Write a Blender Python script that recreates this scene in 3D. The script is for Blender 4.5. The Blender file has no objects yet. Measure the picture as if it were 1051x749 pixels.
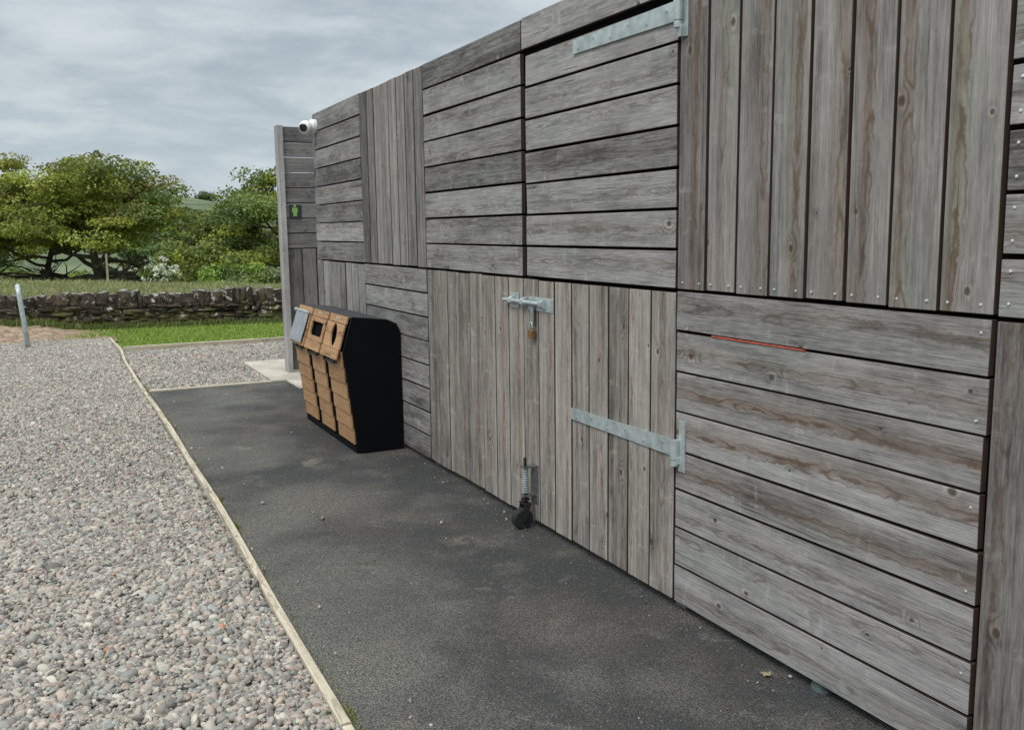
import bpy, bmesh, math, random
import numpy as np
from mathutils import Matrix, Vector
random.seed(7)
RNG = np.random.default_rng(11)
scene = bpy.context.scene
R = math.radians

# ------------------------------------------------------------------ camera, sky, sun, exposure
cam_data = bpy.data.cameras.new('camera')
cam = bpy.data.objects.new('camera', cam_data)
scene.collection.objects.link(cam)
YAW, PITCH, ROLL = 0.456122, 0.143417, -0.0123922
cy, sy, cp, sp = math.cos(YAW), math.sin(YAW), math.cos(PITCH), math.sin(PITCH)
fw = Vector((sy * cp, cy * cp, -sp))
rt = Vector((cy, -sy, 0))
up = rt.cross(fw)
r2 = math.cos(ROLL) * rt + math.sin(ROLL) * up
u2 = -math.sin(ROLL) * rt + math.cos(ROLL) * up
M = Matrix(((r2.x, u2.x, -fw.x, -2.24176), (r2.y, u2.y, -fw.y, 0), (r2.z, u2.z, -fw.z, 1.58), (0, 0, 0, 1)))
cam.matrix_world = M
cam_data.sensor_width = 36
cam_data.sensor_fit = 'HORIZONTAL'
cam_data.lens = 959.98 / 1051 * 36
cam_data.clip_start = 0.05
cam_data.clip_end = 6000
scene.camera = cam

SUN_DIR = Vector((-0.62, -0.42, 0.95)).normalized()      # towards the sun
world = bpy.data.worlds.new('World')
scene.world = world
world.use_nodes = True


class NT:
    """small node-tree helper"""
    def __init__(self, tree):
        self.t = tree

    def n(self, kind, **kw):
        nd = self.t.nodes.new('ShaderNode' + kind)
        for k, v in kw.items():
            if k.startswith('i_'):
                nd.inputs[k[2:].replace('_', ' ')].default_value = v
            else:
                setattr(nd, k, v)
        return nd

    def link(self, a, b):
        self.t.links.new(a, b)

    def put(self, sock, v):
        if isinstance(v, bpy.types.NodeSocket):
            self.t.links.new(v, sock)
        elif v is not None:
            if isinstance(v, (tuple, list)) and len(v) == 3 and sock.type == 'RGBA':
                v = (*v, 1)
            sock.default_value = v

    def math(self, op, a, b=None, c=None, clamp=False):
        nd = self.n('Math', operation=op, use_clamp=clamp)
        self.put(nd.inputs[0], a)
        if b is not None: self.put(nd.inputs[1], b)
        if c is not None: self.put(nd.inputs[2], c)
        return nd.outputs[0]

    def vec(self, x, y, z=0.0):
        nd = self.n('CombineXYZ')
        for i, v in enumerate((x, y, z)): self.put(nd.inputs[i], v)
        return nd.outputs[0]

    def sep(self, v):
        nd = self.n('SeparateXYZ'); self.put(nd.inputs[0], v)
        return nd.outputs

    def noise(self, v, scale=1.0, detail=3.0, rough=.55, dist=0.0, dim='3D'):
        nd = self.n('TexNoise', noise_dimensions=dim)
        self.put(nd.inputs['Vector'], v)
        nd.inputs['Scale'].default_value = scale
        nd.inputs['Detail'].default_value = detail
        nd.inputs['Roughness'].default_value = rough
        nd.inputs['Distortion'].default_value = dist
        return nd.outputs['Fac']

    def step(self, x, a, b):
        """smooth map a..b -> 0..1"""
        nd = self.n('MapRange', interpolation_type='SMOOTHSTEP')
        self.put(nd.inputs['Value'], x)
        nd.inputs['From Min'].default_value = a
        nd.inputs['From Max'].default_value = b
        return nd.outputs['Result']

    def mix(self, f, a, b, mode='MIX'):
        nd = self.n('Mix', data_type='RGBA', blend_type=mode)
        self.put(nd.inputs[0], f); self.put(nd.inputs[6], a); self.put(nd.inputs[7], b)
        return nd.outputs[2]

    def scale(self, v, s):
        nd = self.n('VectorMath', operation='MULTIPLY')
        self.put(nd.inputs[0], v); self.put(nd.inputs[1], s)
        return nd.outputs[0]

    def attr(self, name):
        return self.n('Attribute', attribute_name=name)


wt = NT(world.node_tree)
world.node_tree.nodes.clear()
sky = wt.n('TexSky')
sky.sky_type = 'NISHITA'
sky.sun_disc = False
sky.sun_elevation = math.asin(SUN_DIR.z)
sky.sun_rotation = math.atan2(SUN_DIR.x, SUN_DIR.y)
gdir = wt.n('TexCoord').outputs['Generated']
dx, dy, dz = wt.sep(gdir)
zc = wt.math('MAXIMUM', dz, 0.0)
den = wt.math('ADD', zc, 0.2)
px_ = wt.math('DIVIDE', dx, den)
py_ = wt.math('DIVIDE', dy, den)
cpos = wt.vec(px_, wt.math('MULTIPLY', py_, 1.0), 0.0)
n1 = wt.noise(cpos, 1.15, 7, .58, .6)
n2 = wt.noise(wt.scale(cpos, (1.0, 1.0, 1.0)), 3.1, 6, .6, .3)
nn = wt.math('ADD', wt.math('MULTIPLY', n1, .68), wt.math('MULTIPLY', n2, .32))
band = wt.step(dz, .16, .0)                                   # paler towards the horizon
f = wt.step(nn, .38, .63)
cl = wt.mix(f, (3.15, 3.65, 4.0), (5.2, 5.65, 5.95))          # shaded cloud base / thin bright cloud
cl = wt.mix(wt.math('MULTIPLY', band, .55), cl, (4.5, 5.2, 5.7))
zen = wt.step(dz, .24, .8)
cl = wt.mix(zen, cl, wt.mix(1.0, cl, (2.9, 2.8, 2.65), 'MULTIPLY'))   # overcast: brighter overhead
skyc = wt.mix(0.93, sky.outputs['Color'], cl)
bg = wt.n('Background')
bg.inputs['Strength'].default_value = 0.1
wt.link(skyc, bg.inputs['Color'])
wo = wt.n('OutputWorld')
wt.link(bg.outputs[0], wo.inputs['Surface'])

sun_d = bpy.data.lights.new('sun', 'SUN')
sun_d.energy = 1.5
sun_d.angle = R(24)
sun_d.color = (1.0, 0.96, 0.9)
sun = bpy.data.objects.new('sun', sun_d)
scene.collection.objects.link(sun)
sun.rotation_euler = (-SUN_DIR).to_track_quat('-Z', 'Y').to_euler()
sun.location = (-10, -6, 15)

vs = scene.view_settings
vs.view_transform = 'Standard'
vs.look = 'None'
vs.gamma = 1
vs.exposure = 0.36
vs.use_curve_mapping = False
scene.cycles.max_bounces = 6
scene.cycles.transparent_max_bounces = 8
scene.cycles.use_denoising = True

COL = scene.collection


# ------------------------------------------------------------------ mesh helpers
class MB:
    """collects vertices and faces for ONE mesh object; per-vertex attributes a4 (colour) and wp (vector)"""
    def __init__(self):
        self.v = []; self.f = []; self.n = 0; self.a = []; self.w = []

    def add(self, v, f, a=None, w=None):
        v = np.asarray(v, np.float32).reshape(-1, 3)
        if isinstance(f, np.ndarray): f = [f]
        else:
            d = {}
            for q in f: d.setdefault(len(q), []).append(q)
            f = [np.array(x) for x in d.values()]
        for q in f: self.f.append(q.astype(np.int64) + self.n)
        self.v.append(v)
        if a is None: a = (.5, .5, .5, 1)
        a = np.asarray(a, np.float32)
        self.a.append(np.broadcast_to(a, (len(v), 4)))
        w = v if w is None else np.asarray(w, np.float32)
        self.w.append(np.broadcast_to(w, (len(v), 3)))
        self.n += len(v)
        return self

    def box(self, lo, hi, bev=0.0, a=None, w=None):
        v, f = box_geo(lo, hi, bev)
        return self.add(v, f, a, w)

    def tube(self, pts, rad, n=8, a=None, caps=True):
        pts = [Vector(p) for p in pts]
        if not hasattr(rad, '__len__'): rad = [rad] * len(pts)
        V = []; F = []
        t0 = (pts[1] - pts[0]).normalized()
        ref = Vector((0, 0, 1)) if abs(t0.z) < .9 else Vector((1, 0, 0))
        x = t0.cross(ref).normalized()
        for i, p in enumerate(pts):
            if i == 0: t = pts[1] - pts[0]
            elif i == len(pts) - 1: t = pts[-1] - pts[-2]
            else: t = (pts[i + 1] - pts[i]).normalized() + (pts[i] - pts[i - 1]).normalized()
            t.normalize()
            x = (x - t * x.dot(t)).normalized()
            y = t.cross(x)
            for k in range(n):
                an = 2 * math.pi * k / n
                V.append(p + (x * math.cos(an) + y * math.sin(an)) * rad[i])
        for i in range(len(pts) - 1):
            for k in range(n):
                k2 = (k + 1) % n
                F.append((i * n + k, i * n + k2, (i + 1) * n + k2, (i + 1) * n + k))
        if caps:
            F.append(tuple(range(n - 1, -1, -1)))
            F.append(tuple((len(pts) - 1) * n + k for k in range(n)))
        return self.add([tuple(q) for q in V], F, a)

    def prism(self, poly, axis, lo, hi, a=None):
        """extrude a 2-D polygon along an axis ('x','y','z')"""
        n = len(poly)
        def p3(p, h):
            return {'x': (h, p[0], p[1]), 'y': (p[0], h, p[1]), 'z': (p[0], p[1], h)}[axis]
        V = [p3(p, lo) for p in poly] + [p3(p, hi) for p in poly]
        F = [tuple(range(n - 1, -1, -1)), tuple(range(n, 2 * n))]
        F += [(i, (i + 1) % n, n + (i + 1) % n, n + i) for i in range(n)]
        return self.add(V, F, a)

    def build(self, name, mat, parent=None, smooth=False, fixn=True):
        V = np.concatenate(self.v); me = bpy.data.meshes.new(name)
        me.vertices.add(len(V)); me.vertices.foreach_set('co', V.ravel())
        loops = np.concatenate([q.ravel() for q in self.f]).astype(np.int32)
        sizes = np.concatenate([np.full(len(q), q.shape[1]) for q in self.f]).astype(np.int32)
        me.loops.add(len(loops)); me.loops.foreach_set('vertex_index', loops)
        me.polygons.add(len(sizes))
        st = np.concatenate([[0], np.cumsum(sizes)[:-1]]).astype(np.int32)
        me.polygons.foreach_set('loop_start', st)
        me.polygons.foreach_set('use_smooth', np.full(len(sizes), smooth))
        at = me.attributes.new('tone', 'FLOAT_COLOR', 'POINT')
        at.data.foreach_set('color', np.concatenate(self.a).astype(np.float32).ravel())
        at = me.attributes.new('wp', 'FLOAT_VECTOR', 'POINT')
        at.data.foreach_set('vector', np.concatenate(self.w).astype(np.float32).ravel())
        me.update(calc_edges=True)
        me.validate()
        if fixn and len(sizes) < 60000:
            bm = bmesh.new(); bm.from_mesh(me)
            bmesh.ops.recalc_face_normals(bm, faces=bm.faces)
            bm.to_mesh(me); bm.free()
        me.materials.append(mat)
        o = bpy.data.objects.new(name, me)
        COL.objects.link(o)
        if parent is not None:
            o.parent = parent
            base = Vector((0, 0, 0)); p = parent
            while p is not None:
                base += p.location; p = p.parent
            o.location = -base
        return o


def box_geo(lo, hi, b=0.0):
    lo = np.array(lo, float); hi = np.array(hi, float)
    if b <= 0:
        V = [(x, y, z) for x in (lo[0], hi[0]) for y in (lo[1], hi[1]) for z in (lo[2], hi[2])]
        F = [(0, 1, 3, 2), (4, 6, 7, 5), (0, 4, 5, 1), (2, 3, 7, 6), (0, 2, 6, 4), (1, 5, 7, 3)]
        return np.array(V), F
    V = []; idx = {}
    for c in range(8):
        s = [(c >> 2) & 1, (c >> 1) & 1, c & 1]
        for ax in range(3):
            p = [hi[i] - b if s[i] else lo[i] + b for i in range(3)]
            p[ax] = hi[ax] if s[ax] else lo[ax]
            idx[(c, ax)] = len(V); V.append(p)
    F = []
    for ax in range(3):
        for side in (0, 1):
            o = [i for i in range(3) if i != ax]
            cs = []
            for (p, q) in ((0, 0), (0, 1), (1, 1), (1, 0)):
                s = [0, 0, 0]; s[ax] = side; s[o[0]] = p; s[o[1]] = q
                cs.append(idx[((s[0] << 2) | (s[1] << 1) | s[2], ax)])
            F.append(tuple(cs))
    for ax in range(3):                                    # edge strips
        o = [i for i in range(3) if i != ax]
        for p in (0, 1):
            for q in (0, 1):
                s0 = [0, 0, 0]; s0[o[0]] = p; s0[o[1]] = q
                s1 = list(s0); s1[ax] = 1
                c0 = (s0[0] << 2) | (s0[1] << 1) | s0[2]; c1 = (s1[0] << 2) | (s1[1] << 1) | s1[2]
                F.append((idx[(c0, o[0])], idx[(c0, o[1])], idx[(c1, o[1])], idx[(c1, o[0])]))
    for c in range(8):
        F.append((idx[(c, 0)], idx[(c, 1)], idx[(c, 2)]))
    return np.array(V), F


def tag(o, label=None, cat=None, group=None, kind=None):
    if label: o['label'] = label
    if cat: o['category'] = cat
    if group: o['group'] = group
    if kind: o['kind'] = kind
    return o


def empty(name, loc, label=None, cat=None, group=None):
    o = bpy.data.objects.new(name, None)
    o.empty_display_size = .2
    COL.objects.link(o); o.location = loc
    return tag(o, label, cat, group)


# ------------------------------------------------------------------ materials
def new_mat(name):
    m = bpy.data.materials.new(name); m.use_nodes = True
    m.node_tree.nodes.clear()
    nt = NT(m.node_tree)
    p = nt.n('BsdfPrincipled'); o = nt.n('OutputMaterial')
    nt.link(p.outputs[0], o.inputs[0])
    return m, nt, p


def bump(nt, p, h, strength=.3, dist=.01):
    b = nt.n('Bump'); b.inputs['Strength'].default_value = strength; b.inputs['Distance'].default_value = dist
    nt.put(b.inputs['Height'], h); nt.link(b.outputs[0], p.inputs['Normal'])


def simple(name, col, rough=.6, metal=0.0, var=.25, scale=12.0, bmp=.1):
    m, nt, p = new_mat(name)
    co = nt.n('TexCoord').outputs['Object']
    n = nt.noise(co, scale, 4, .6)
    c = nt.mix(nt.step(n, .3, .7), tuple(x * (1 - var) for x in col), tuple(min(1, x * (1 + var)) for x in col))
    nt.put(p.inputs['Base Color'], c)
    p.inputs['Roughness'].default_value = rough; p.inputs['Metallic'].default_value = metal
    if bmp: bump(nt, p, nt.noise(co, scale * 6, 3), bmp, .004)
    return m


def wood_mat(name, dark, light, brown, ring_amt=.22, knots=True, streak_amt=.35, green=.0, rough=.85, edge=(.05, .033, .025)):
    """planks: wp = (along, across, plank seed); tone = (brightness, brown amount, heart offset)"""
    m, nt, p = new_mat(name)
    a, u, s = nt.sep(nt.attr('wp').outputs['Vector'])
    tr = nt.n('SeparateColor'); nt.link(nt.attr('tone').outputs['Color'], tr.inputs[0])
    tone, br, cu = tr.outputs
    face = nt.attr('tone').outputs['Alpha']
    cuo = nt.math('MULTIPLY', nt.math('SUBTRACT', cu, .5), .13)
    low = nt.noise(nt.vec(nt.math('MULTIPLY', a, 1.1), nt.math('MULTIPLY', u, 1.5), s), 1.0, 2)
    low2 = nt.noise(nt.vec(nt.math('MULTIPLY', a, 1.7), 3.3, nt.math('ADD', s, 5.1)), 1.0, 1.5)
    wob = nt.noise(nt.vec(nt.math('MULTIPLY', a, 13.0), nt.math('MULTIPLY', u, 24.0), s), 1.0, 3)
    # knots
    kv = nt.n('TexVoronoi', voronoi_dimensions='2D', feature='F1')
    kx = nt.math('ADD', nt.math('MULTIPLY', a, 1.6), nt.math('MULTIPLY', s, 3.17))
    ky = nt.math('ADD', nt.math('MULTIPLY', u, 8.0), nt.math('MULTIPLY', s, 7.73))
    kp = nt.vec(kx, ky, 0.0)
    nt.put(kv.inputs['Vector'], kp); kv.inputs['Scale'].default_value = 1.0
    qx, qy, qz = nt.sep(kv.outputs['Position'])
    da = nt.math('DIVIDE', nt.math('SUBTRACT', kx, qx), 1.6)
    du = nt.math('DIVIDE', nt.math('SUBTRACT', ky, qy), 8.0)
    kd = nt.math('SQRT', nt.math('ADD', nt.math('MULTIPLY', nt.math('MULTIPLY', da, da), .55), nt.math('MULTIPLY', du, du)))
    kc = nt.n('SeparateColor'); nt.link(kv.outputs['Color'], kc.inputs[0])
    gate = nt.math('GREATER_THAN', kc.outputs[0], .42 if knots else 2.0)
    krad = nt.math('MULTIPLY_ADD', kc.outputs[1], .009, .004)
    kk = nt.math('MULTIPLY', nt.math('DIVIDE', kd, krad), nt.math('MULTIPLY_ADD', wob, 1.1, .5))
    kmask = nt.math('MULTIPLY', nt.step(kk, 1.15, .6), gate)
    kring = nt.math('MULTIPLY', nt.math('MULTIPLY', nt.step(kk, 2.3, 1.2), gate), nt.step(kk, .9, 1.25))
    kinf = nt.math('MULTIPLY', nt.step(kk, 5.0, .6), gate)
    # growth rings of a flat-sawn plank
    uc = nt.math('ADD', nt.math('SUBTRACT', u, cuo), nt.math('MULTIPLY', nt.math('SUBTRACT', low, .5), .09))
    sq = nt.noise(nt.vec(nt.math('MULTIPLY', a, 26.0), nt.math('MULTIPLY', u, 16.0), nt.math('ADD', s, 41.0)), 1.0, 3, .6)
    uc0 = uc
    uc = nt.math('ADD', uc, nt.math('MULTIPLY', nt.math('SUBTRACT', sq, .5), .034))
    dd = nt.math('MULTIPLY_ADD', low2, .075, -.012)
    r = nt.math('SQRT', nt.math('ADD', nt.math('MULTIPLY', uc, uc), nt.math('MULTIPLY', dd, dd)))
    r = nt.math('ADD', r, nt.math('MULTIPLY', wob, .012))
    r = nt.math('ADD', r, nt.math('MULTIPLY', kinf, .02))
    ring = nt.math('MULTIPLY_ADD', nt.math('SINE', nt.math('MULTIPLY', r, 2 * math.pi / .0105)), .5, .5)
    ring = nt.math('POWER', ring, 2.4)
    heart = nt.step(nt.math('ABSOLUTE', uc), .034, .006)
    fine = nt.noise(nt.vec(nt.math('MULTIPLY', a, 7.0), nt.math('MULTIPLY', u, 230.0), s), 1.0, 3, .65)
    strk = nt.noise(nt.vec(nt.math('MULTIPLY', a, 1.1), nt.math('MULTIPLY', u, 40.0), nt.math('ADD', s, 2.2)), 1.0, 4, .6)
    blot = nt.noise(nt.vec(nt.math('MULTIPLY', a, 3.0), nt.math('MULTIPLY', u, 9.0), nt.math('ADD', s, 9.2)), 1.0, 4, .6)
    v = nt.math('ADD', nt.math('MULTIPLY', nt.math('SUBTRACT', strk, .5), streak_amt * 1.7), nt.math('MULTIPLY', nt.math('SUBTRACT', fine, .5), 1.05))
    v = nt.math('ADD', v, nt.math('MULTIPLY', nt.math('SUBTRACT', blot, .5), .75))
    mot = nt.noise(nt.vec(nt.math('MULTIPLY', a, 22.0), nt.math('MULTIPLY', u, 60.0), nt.math('ADD', s, 4.4)), 1.0, 4, .7)
    v = nt.math('ADD', v, nt.math('MULTIPLY', nt.math('SUBTRACT', mot, .5), .5))
    smud = nt.noise(nt.vec(nt.math('MULTIPLY', a, 1.7), nt.math('MULTIPLY', u, 14.0), nt.math('ADD', s, 23.0)), 1.0, 5, .68, .3)
    v = nt.math('SUBTRACT', v, nt.math('MULTIPLY', nt.step(smud, .46, .8), .28))
    v = nt.math('SUBTRACT', v, nt.math('MULTIPLY', nt.math('MULTIPLY', kinf, nt.step(wob, .4, .6)), .25))
    v = nt.math('ADD', nt.math('ADD', nt.math('MULTIPLY', v, 1.0), tone), .03, clamp=True)
    c = nt.mix(v, dark, light)
    scf = nt.noise(nt.vec(nt.math('MULTIPLY', a, 15.0), nt.math('MULTIPLY', u, 6.0), nt.math('ADD', s, 53.0)), 1.0, 4, .6)
    c = nt.mix(nt.math('MULTIPLY', nt.step(scf, .60, .72), .4), c, light)
    halo = nt.math('MULTIPLY', nt.step(uc, -.012, .006), nt.step(uc0, .095, -.005))
    c = nt.mix(nt.math('MULTIPLY', nt.math('MULTIPLY', halo, br), .85), c, nt.mix(1.0, c, (.74, .64, .57), 'MULTIPLY'))
    bm_ = nt.math('MULTIPLY', nt.math('MULTIPLY', heart, br), nt.step(nt.math('ADD', nt.math('MULTIPLY', strk, .5), nt.math('MULTIPLY', blot, .6)), .36, .60))
    bm_ = nt.math('MULTIPLY', bm_, nt.math('MULTIPLY_ADD', ring, .55, .4))
    c = nt.mix(nt.math('MULTIPLY', bm_, .95), c, brown)
    c = nt.mix(nt.math('MULTIPLY', nt.math('MULTIPLY', ring, nt.math('MULTIPLY_ADD', heart, 1.15, .26)), ring_amt * 1.6), c, nt.mix(1.0, c, (.34, .29, .25), 'MULTIPLY'))
    if green > 0:
        gm = nt.step(nt.noise(nt.vec(nt.math('MULTIPLY', a, .9), nt.math('MULTIPLY', u, 4.0), nt.math('ADD', s, 17.0)), 1.0, 3), .5, .72)
        c = nt.mix(nt.math('MULTIPLY', gm, green), c, nt.mix(1.0, c, (.86, 1.08, .92), 'MULTIPLY'))
    # drying cracks along the grain
    ck = nt.noise(nt.vec(nt.math('MULTIPLY', a, 2.2), nt.math('MULTIPLY', u, 120.0), nt.math('ADD', s, 31.0)), 1.0, 2, .5)
    ck = nt.step(ck, .66, .73)
    c = nt.mix(nt.math('MULTIPLY', ck, .55), c, (.035, .03, .027))
    c = nt.mix(nt.math('MULTIPLY', kring, .6), c, nt.mix(1.0, c, (1.5, 1.42, 1.3), 'MULTIPLY'))
    c = nt.mix(nt.math('MULTIPLY', kmask, .8), c, (.055, .04, .03))
    c = nt.mix(nt.step(face, .6, .3), c, edge)
    nt.put(p.inputs['Base Color'], c)
    p.inputs['Roughness'].default_value = rough
    p.inputs['Specular IOR Level'].default_value = .3
    h = nt.math('ADD', nt.math('MULTIPLY', fine, .5), nt.math('MULTIPLY', nt.math('MULTIPLY', ring, heart), -.3))
    h = nt.math('SUBTRACT', h, nt.math('ADD', nt.math('MULTIPLY', ck, .8), nt.math('MULTIPLY', kmask, .3)))
    bump(nt, p, h, .55, .003)
    return m


M_WOOD = wood_mat('weathered_larch', (.07, .066, .066), (.45, .437, .435), (.16, .108, .075), green=.2)
M_WOODV = wood_mat('brown_weathered_larch', (.07, .063, .06), (.36, .338, .325), (.165, .112, .075), green=.4, streak_amt=.55)
M_WOODD = wood_mat('door_larch', (.075, .067, .062), (.46, .425, .39), (.2, .15, .11), green=.2, streak_amt=.6)
M_WOODS = wood_mat('screen_larch', (.07, .066, .068), (.26, .247, .25), (.14, .1, .075), green=.2)
M_BINWOOD = wood_mat('oiled_softwood', (.24, .125, .058), (.49, .30, .155), (.3, .155, .07), ring_amt=.35, streak_amt=.4, rough=.55)
M_EDGE = wood_mat('pale_edging_timber', (.33, .29, .22), (.66, .60, .48), (.4, .33, .23), knots=False)
M_BLACK = simple('black_backing', (.006, .006, .006), .9, 0, .2)
M_BLACK.node_tree.nodes['Principled BSDF'].inputs['Specular IOR Level'].default_value = .05
M_SHELL = simple('black_plastic_shell', (.0022, .0028, .004), .7, 0, .15, 5, .03)
M_SHELL.node_tree.nodes['Principled BSDF'].inputs['Specular IOR Level'].default_value = .12
M_RIM = simple('dark_grey_plastic', (.03, .032, .033), .55, 0, .2, 20)
M_GALV = simple('galvanised_steel', (.42, .475, .485), .5, .5, .2, 18, .06)
M_HASP = simple('weathered_zinc', (.3, .33, .32), .55, .5, .25, 30, .08)
M_GALVD = simple('dull_steel', (.16, .165, .17), .5, .6, .25, 40, .1)
M_STEELW = simple('grey_steel_flap', (.34, .37, .4), .45, .5, .15, 15)
M_BRASS = simple('rusty_brass', (.22, .12, .05), .55, .4, .4, 60)
M_RUBBER = simple('black_rubber', (.012, .012, .013), .7, 0, .3, 30)
M_IRON = simple('dark_iron', (.03, .03, .032), .5, .5, .3, 40)
M_WHITE = simple('white_camera_housing', (.72, .73, .73), .35, 0, .04, 10, 0)
M_LENS = simple('dark_lens', (.01, .01, .012), .08, 0, .1, 5, 0)
M_RED = simple('orange_red_strip', (.42, .085, .055), .6, 0, .25, 40)
M_SIGN = simple('dark_sign_plate', (.03, .035, .035), .4, 0, .1)
M_GREEN = simple('lime_green_vinyl', (.2, .34, .1), .5, 0, .05)
M_FOOT = simple('grey_green_pipe', (.1, .14, .14), .5, 0, .2)


# ------------------------------------------------------------------ ground height
def wall_y(x):
    return 17.08 - .17 * (np.clip(x, -14, 16) + 2.19)


def sstep(x, a, b):
    t = np.clip((x - a) / (b - a), 0, 1)
    return t * t * (3 - 2 * t)


def ground_z(x, y):
    x = np.asarray(x, float); y = np.asarray(y, float)
    d = y - wall_y(x)
    z = np.full(np.broadcast(x, y).shape, -.08)
    bank = .33 - .045 * np.clip(x, -6, 6)
    z = z + (bank + .08) * sstep(d, .12, .34)
    z = z - (4.1 + bank) * sstep(y, 24, 66)
    hillh = np.interp(x, [-300, -25, 28, 63, 96, 140, 300], [37, 36.5, 35.5, 32, 26, 21, 14])
    z = z + hillh * sstep(y, 190, 690) - 6 * sstep(y, 70, 150) * (1 - sstep(y, 170, 330))
    z = z + sstep(y, 240, 500) * (1.2 * np.sin(x * .021 + 1.3) * np.sin(y * .013) + .6 * np.sin(x * .055 + y * .02))
    return z


def sheet(name, xs, ys, zf, mat, **kw):
    X, Y = np.meshgrid(xs, ys)
    Z = zf(X, Y)
    V = np.stack([X, Y, Z], -1).reshape(-1, 3)
    ny, nx = X.shape
    i = np.arange((ny - 1) * nx).reshape(ny - 1, nx)[:, :-1].ravel()
    F = np.stack([i, i + 1, i + nx + 1, i + nx], -1)
    b = MB(); b.add(V, F)
    o = b.build(name, mat, smooth=True, fixn=False)
    tag(o, **kw)
    return o


# terrain
m, nt, p = new_mat('meadow')
pos = nt.n('NewGeometry').outputs['Position']
gx, gy, gz = nt.sep(pos)
c1 = nt.mix(nt.step(nt.noise(pos, .35, 5), .35, .65), (.13, .165, .055), (.2, .225, .085))
c1 = nt.mix(nt.math('MULTIPLY', nt.step(nt.noise(pos, 1.3, 4), .45, .7), .5), c1, (.28, .26, .14))
fieldn = nt.noise(nt.scale(pos, (.011, .016, .0)), 1.0, 3, .5)
c2 = nt.mix(nt.step(fieldn, .4, .58), (.10, .13, .07), (.15, .175, .105))  # far hill greens greyed, distance haze put into the colour
vor = nt.n('TexVoronoi', feature='DISTANCE_TO_EDGE'); nt.put(vor.inputs['Vector'], nt.scale(pos, (.008, .017, 0.0))); vor.inputs['Scale'].default_value = 1
hedge = nt.step(vor.outputs['Distance'], .05, .02)
c2 = nt.mix(nt.math('MULTIPLY', hedge, .8), c2, (.04, .065, .03))
c2 = nt.mix(nt.math('MULTIPLY', nt.step(nt.noise(pos, .05, 4), .52, .68), .6), c2, (.05, .075, .04))
c = nt.mix(nt.step(gy, 120, 220), c1, c2)
nt.put(p.inputs['Base Color'], c); p.inputs['Roughness'].default_value = .95
p.inputs['Specular IOR Level'].default_value = .1
M_MEADOW = m
xs = np.unique(np.concatenate([-np.geomspace(14, 1400, 34), np.arange(-14, 16.1, 1.0), np.geomspace(16, 1400, 44)]))
yb = np.unique(np.concatenate([-np.geomspace(2, 60, 10), np.arange(0, 16, 2.0), np.arange(16, 18.6, .12), np.arange(18.6, 30, .6), np.geomspace(30, 1500, 90)]))
X, YB = np.meshgrid(xs, yb)
fade = sstep(YB, 5, 15) * (1 - sstep(YB, 30, 60))
Y = YB + (wall_y(X) - 17.08) * fade
V = np.stack([X, Y, ground_z(X, Y)], -1).reshape(-1, 3)
ny, nx = X.shape
i = np.arange((ny - 1) * nx).reshape(ny - 1, nx)[:, :-1].ravel()
b = MB(); b.add(V, np.stack([i, i + 1, i + nx + 1, i + nx], -1))
tag(b.build('terrain', M_MEADOW, smooth=True, fixn=False), kind='structure')

# asphalt path
m, nt, p = new_mat('asphalt')
pos = nt.n('NewGeometry').outputs['Position']
agg = nt.n('TexVoronoi', feature='F1'); nt.put(agg.inputs['Vector'], pos); agg.inputs['Scale'].default_value = 150
ac = nt.n('SeparateColor'); nt.link(agg.outputs['Color'], ac.inputs[0])
n0 = nt.noise(pos, .75, 4, .6, .3)
n1 = nt.noise(pos, 3.2, 5, .65)
n2 = nt.noise(pos, 40, 3, .6)
base_tone = nt.math('ADD', n0, nt.math('MULTIPLY', nt.math('ADD', nt.sep(pos)[0], 1.0), -.15))  # uneven tone, darker towards the building wall
base = nt.mix(nt.step(base_tone, .36, .66), (.05, .05, .052), (.142, .138, .122))
base = nt.mix(nt.math('MULTIPLY', nt.step(n1, .5, .72), .5), base, (.165, .158, .132))
pink = nt.step(nt.noise(nt.vec(*[nt.math('ADD', q, 7.7) for q in nt.sep(pos)]), .9, 3), .52, .7)
base = nt.mix(nt.math('MULTIPLY', pink, .5), base, (.15, .128, .115))
n4 = nt.noise(nt.vec(nt.math('ADD', nt.sep(pos)[0], 31.0), nt.sep(pos)[1], 0.0), 2.6, 5, .7, .4)
base = nt.mix(nt.math('MULTIPLY', nt.step(n4, .60, .70), .5), base, (.26, .25, .21))
base = nt.mix(nt.math('MULTIPLY', nt.step(ac.outputs[0], .25, 1.0), .55), base, nt.mix(1.0, base, (2.0, 1.94, 1.86), 'MULTIPLY'))
base = nt.mix(nt.step(ac.outputs[1], .972, .99), base, (.2, .19, .175))
base = nt.mix(nt.math('MULTIPLY', nt.step(agg.outputs['Distance'], .35, .7), .6), base, (.018, .017, .017))
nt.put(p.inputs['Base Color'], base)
p.inputs['Roughness'].default_value = .88
p.inputs['Specular IOR Level'].default_value = .35
hh = nt.math('ADD', nt.math('MULTIPLY', agg.outputs['Distance'], -1.0), nt.math('MULTIPLY', n2, .7))
bump(nt, p, hh, .9, .006)
M_ASPH = m
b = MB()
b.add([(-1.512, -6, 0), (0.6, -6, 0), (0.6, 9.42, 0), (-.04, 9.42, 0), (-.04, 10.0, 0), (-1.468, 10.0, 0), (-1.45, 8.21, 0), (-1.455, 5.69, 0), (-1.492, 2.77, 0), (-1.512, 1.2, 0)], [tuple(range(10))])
tag(b.build('asphalt_path', M_ASPH), kind='structure')

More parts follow.
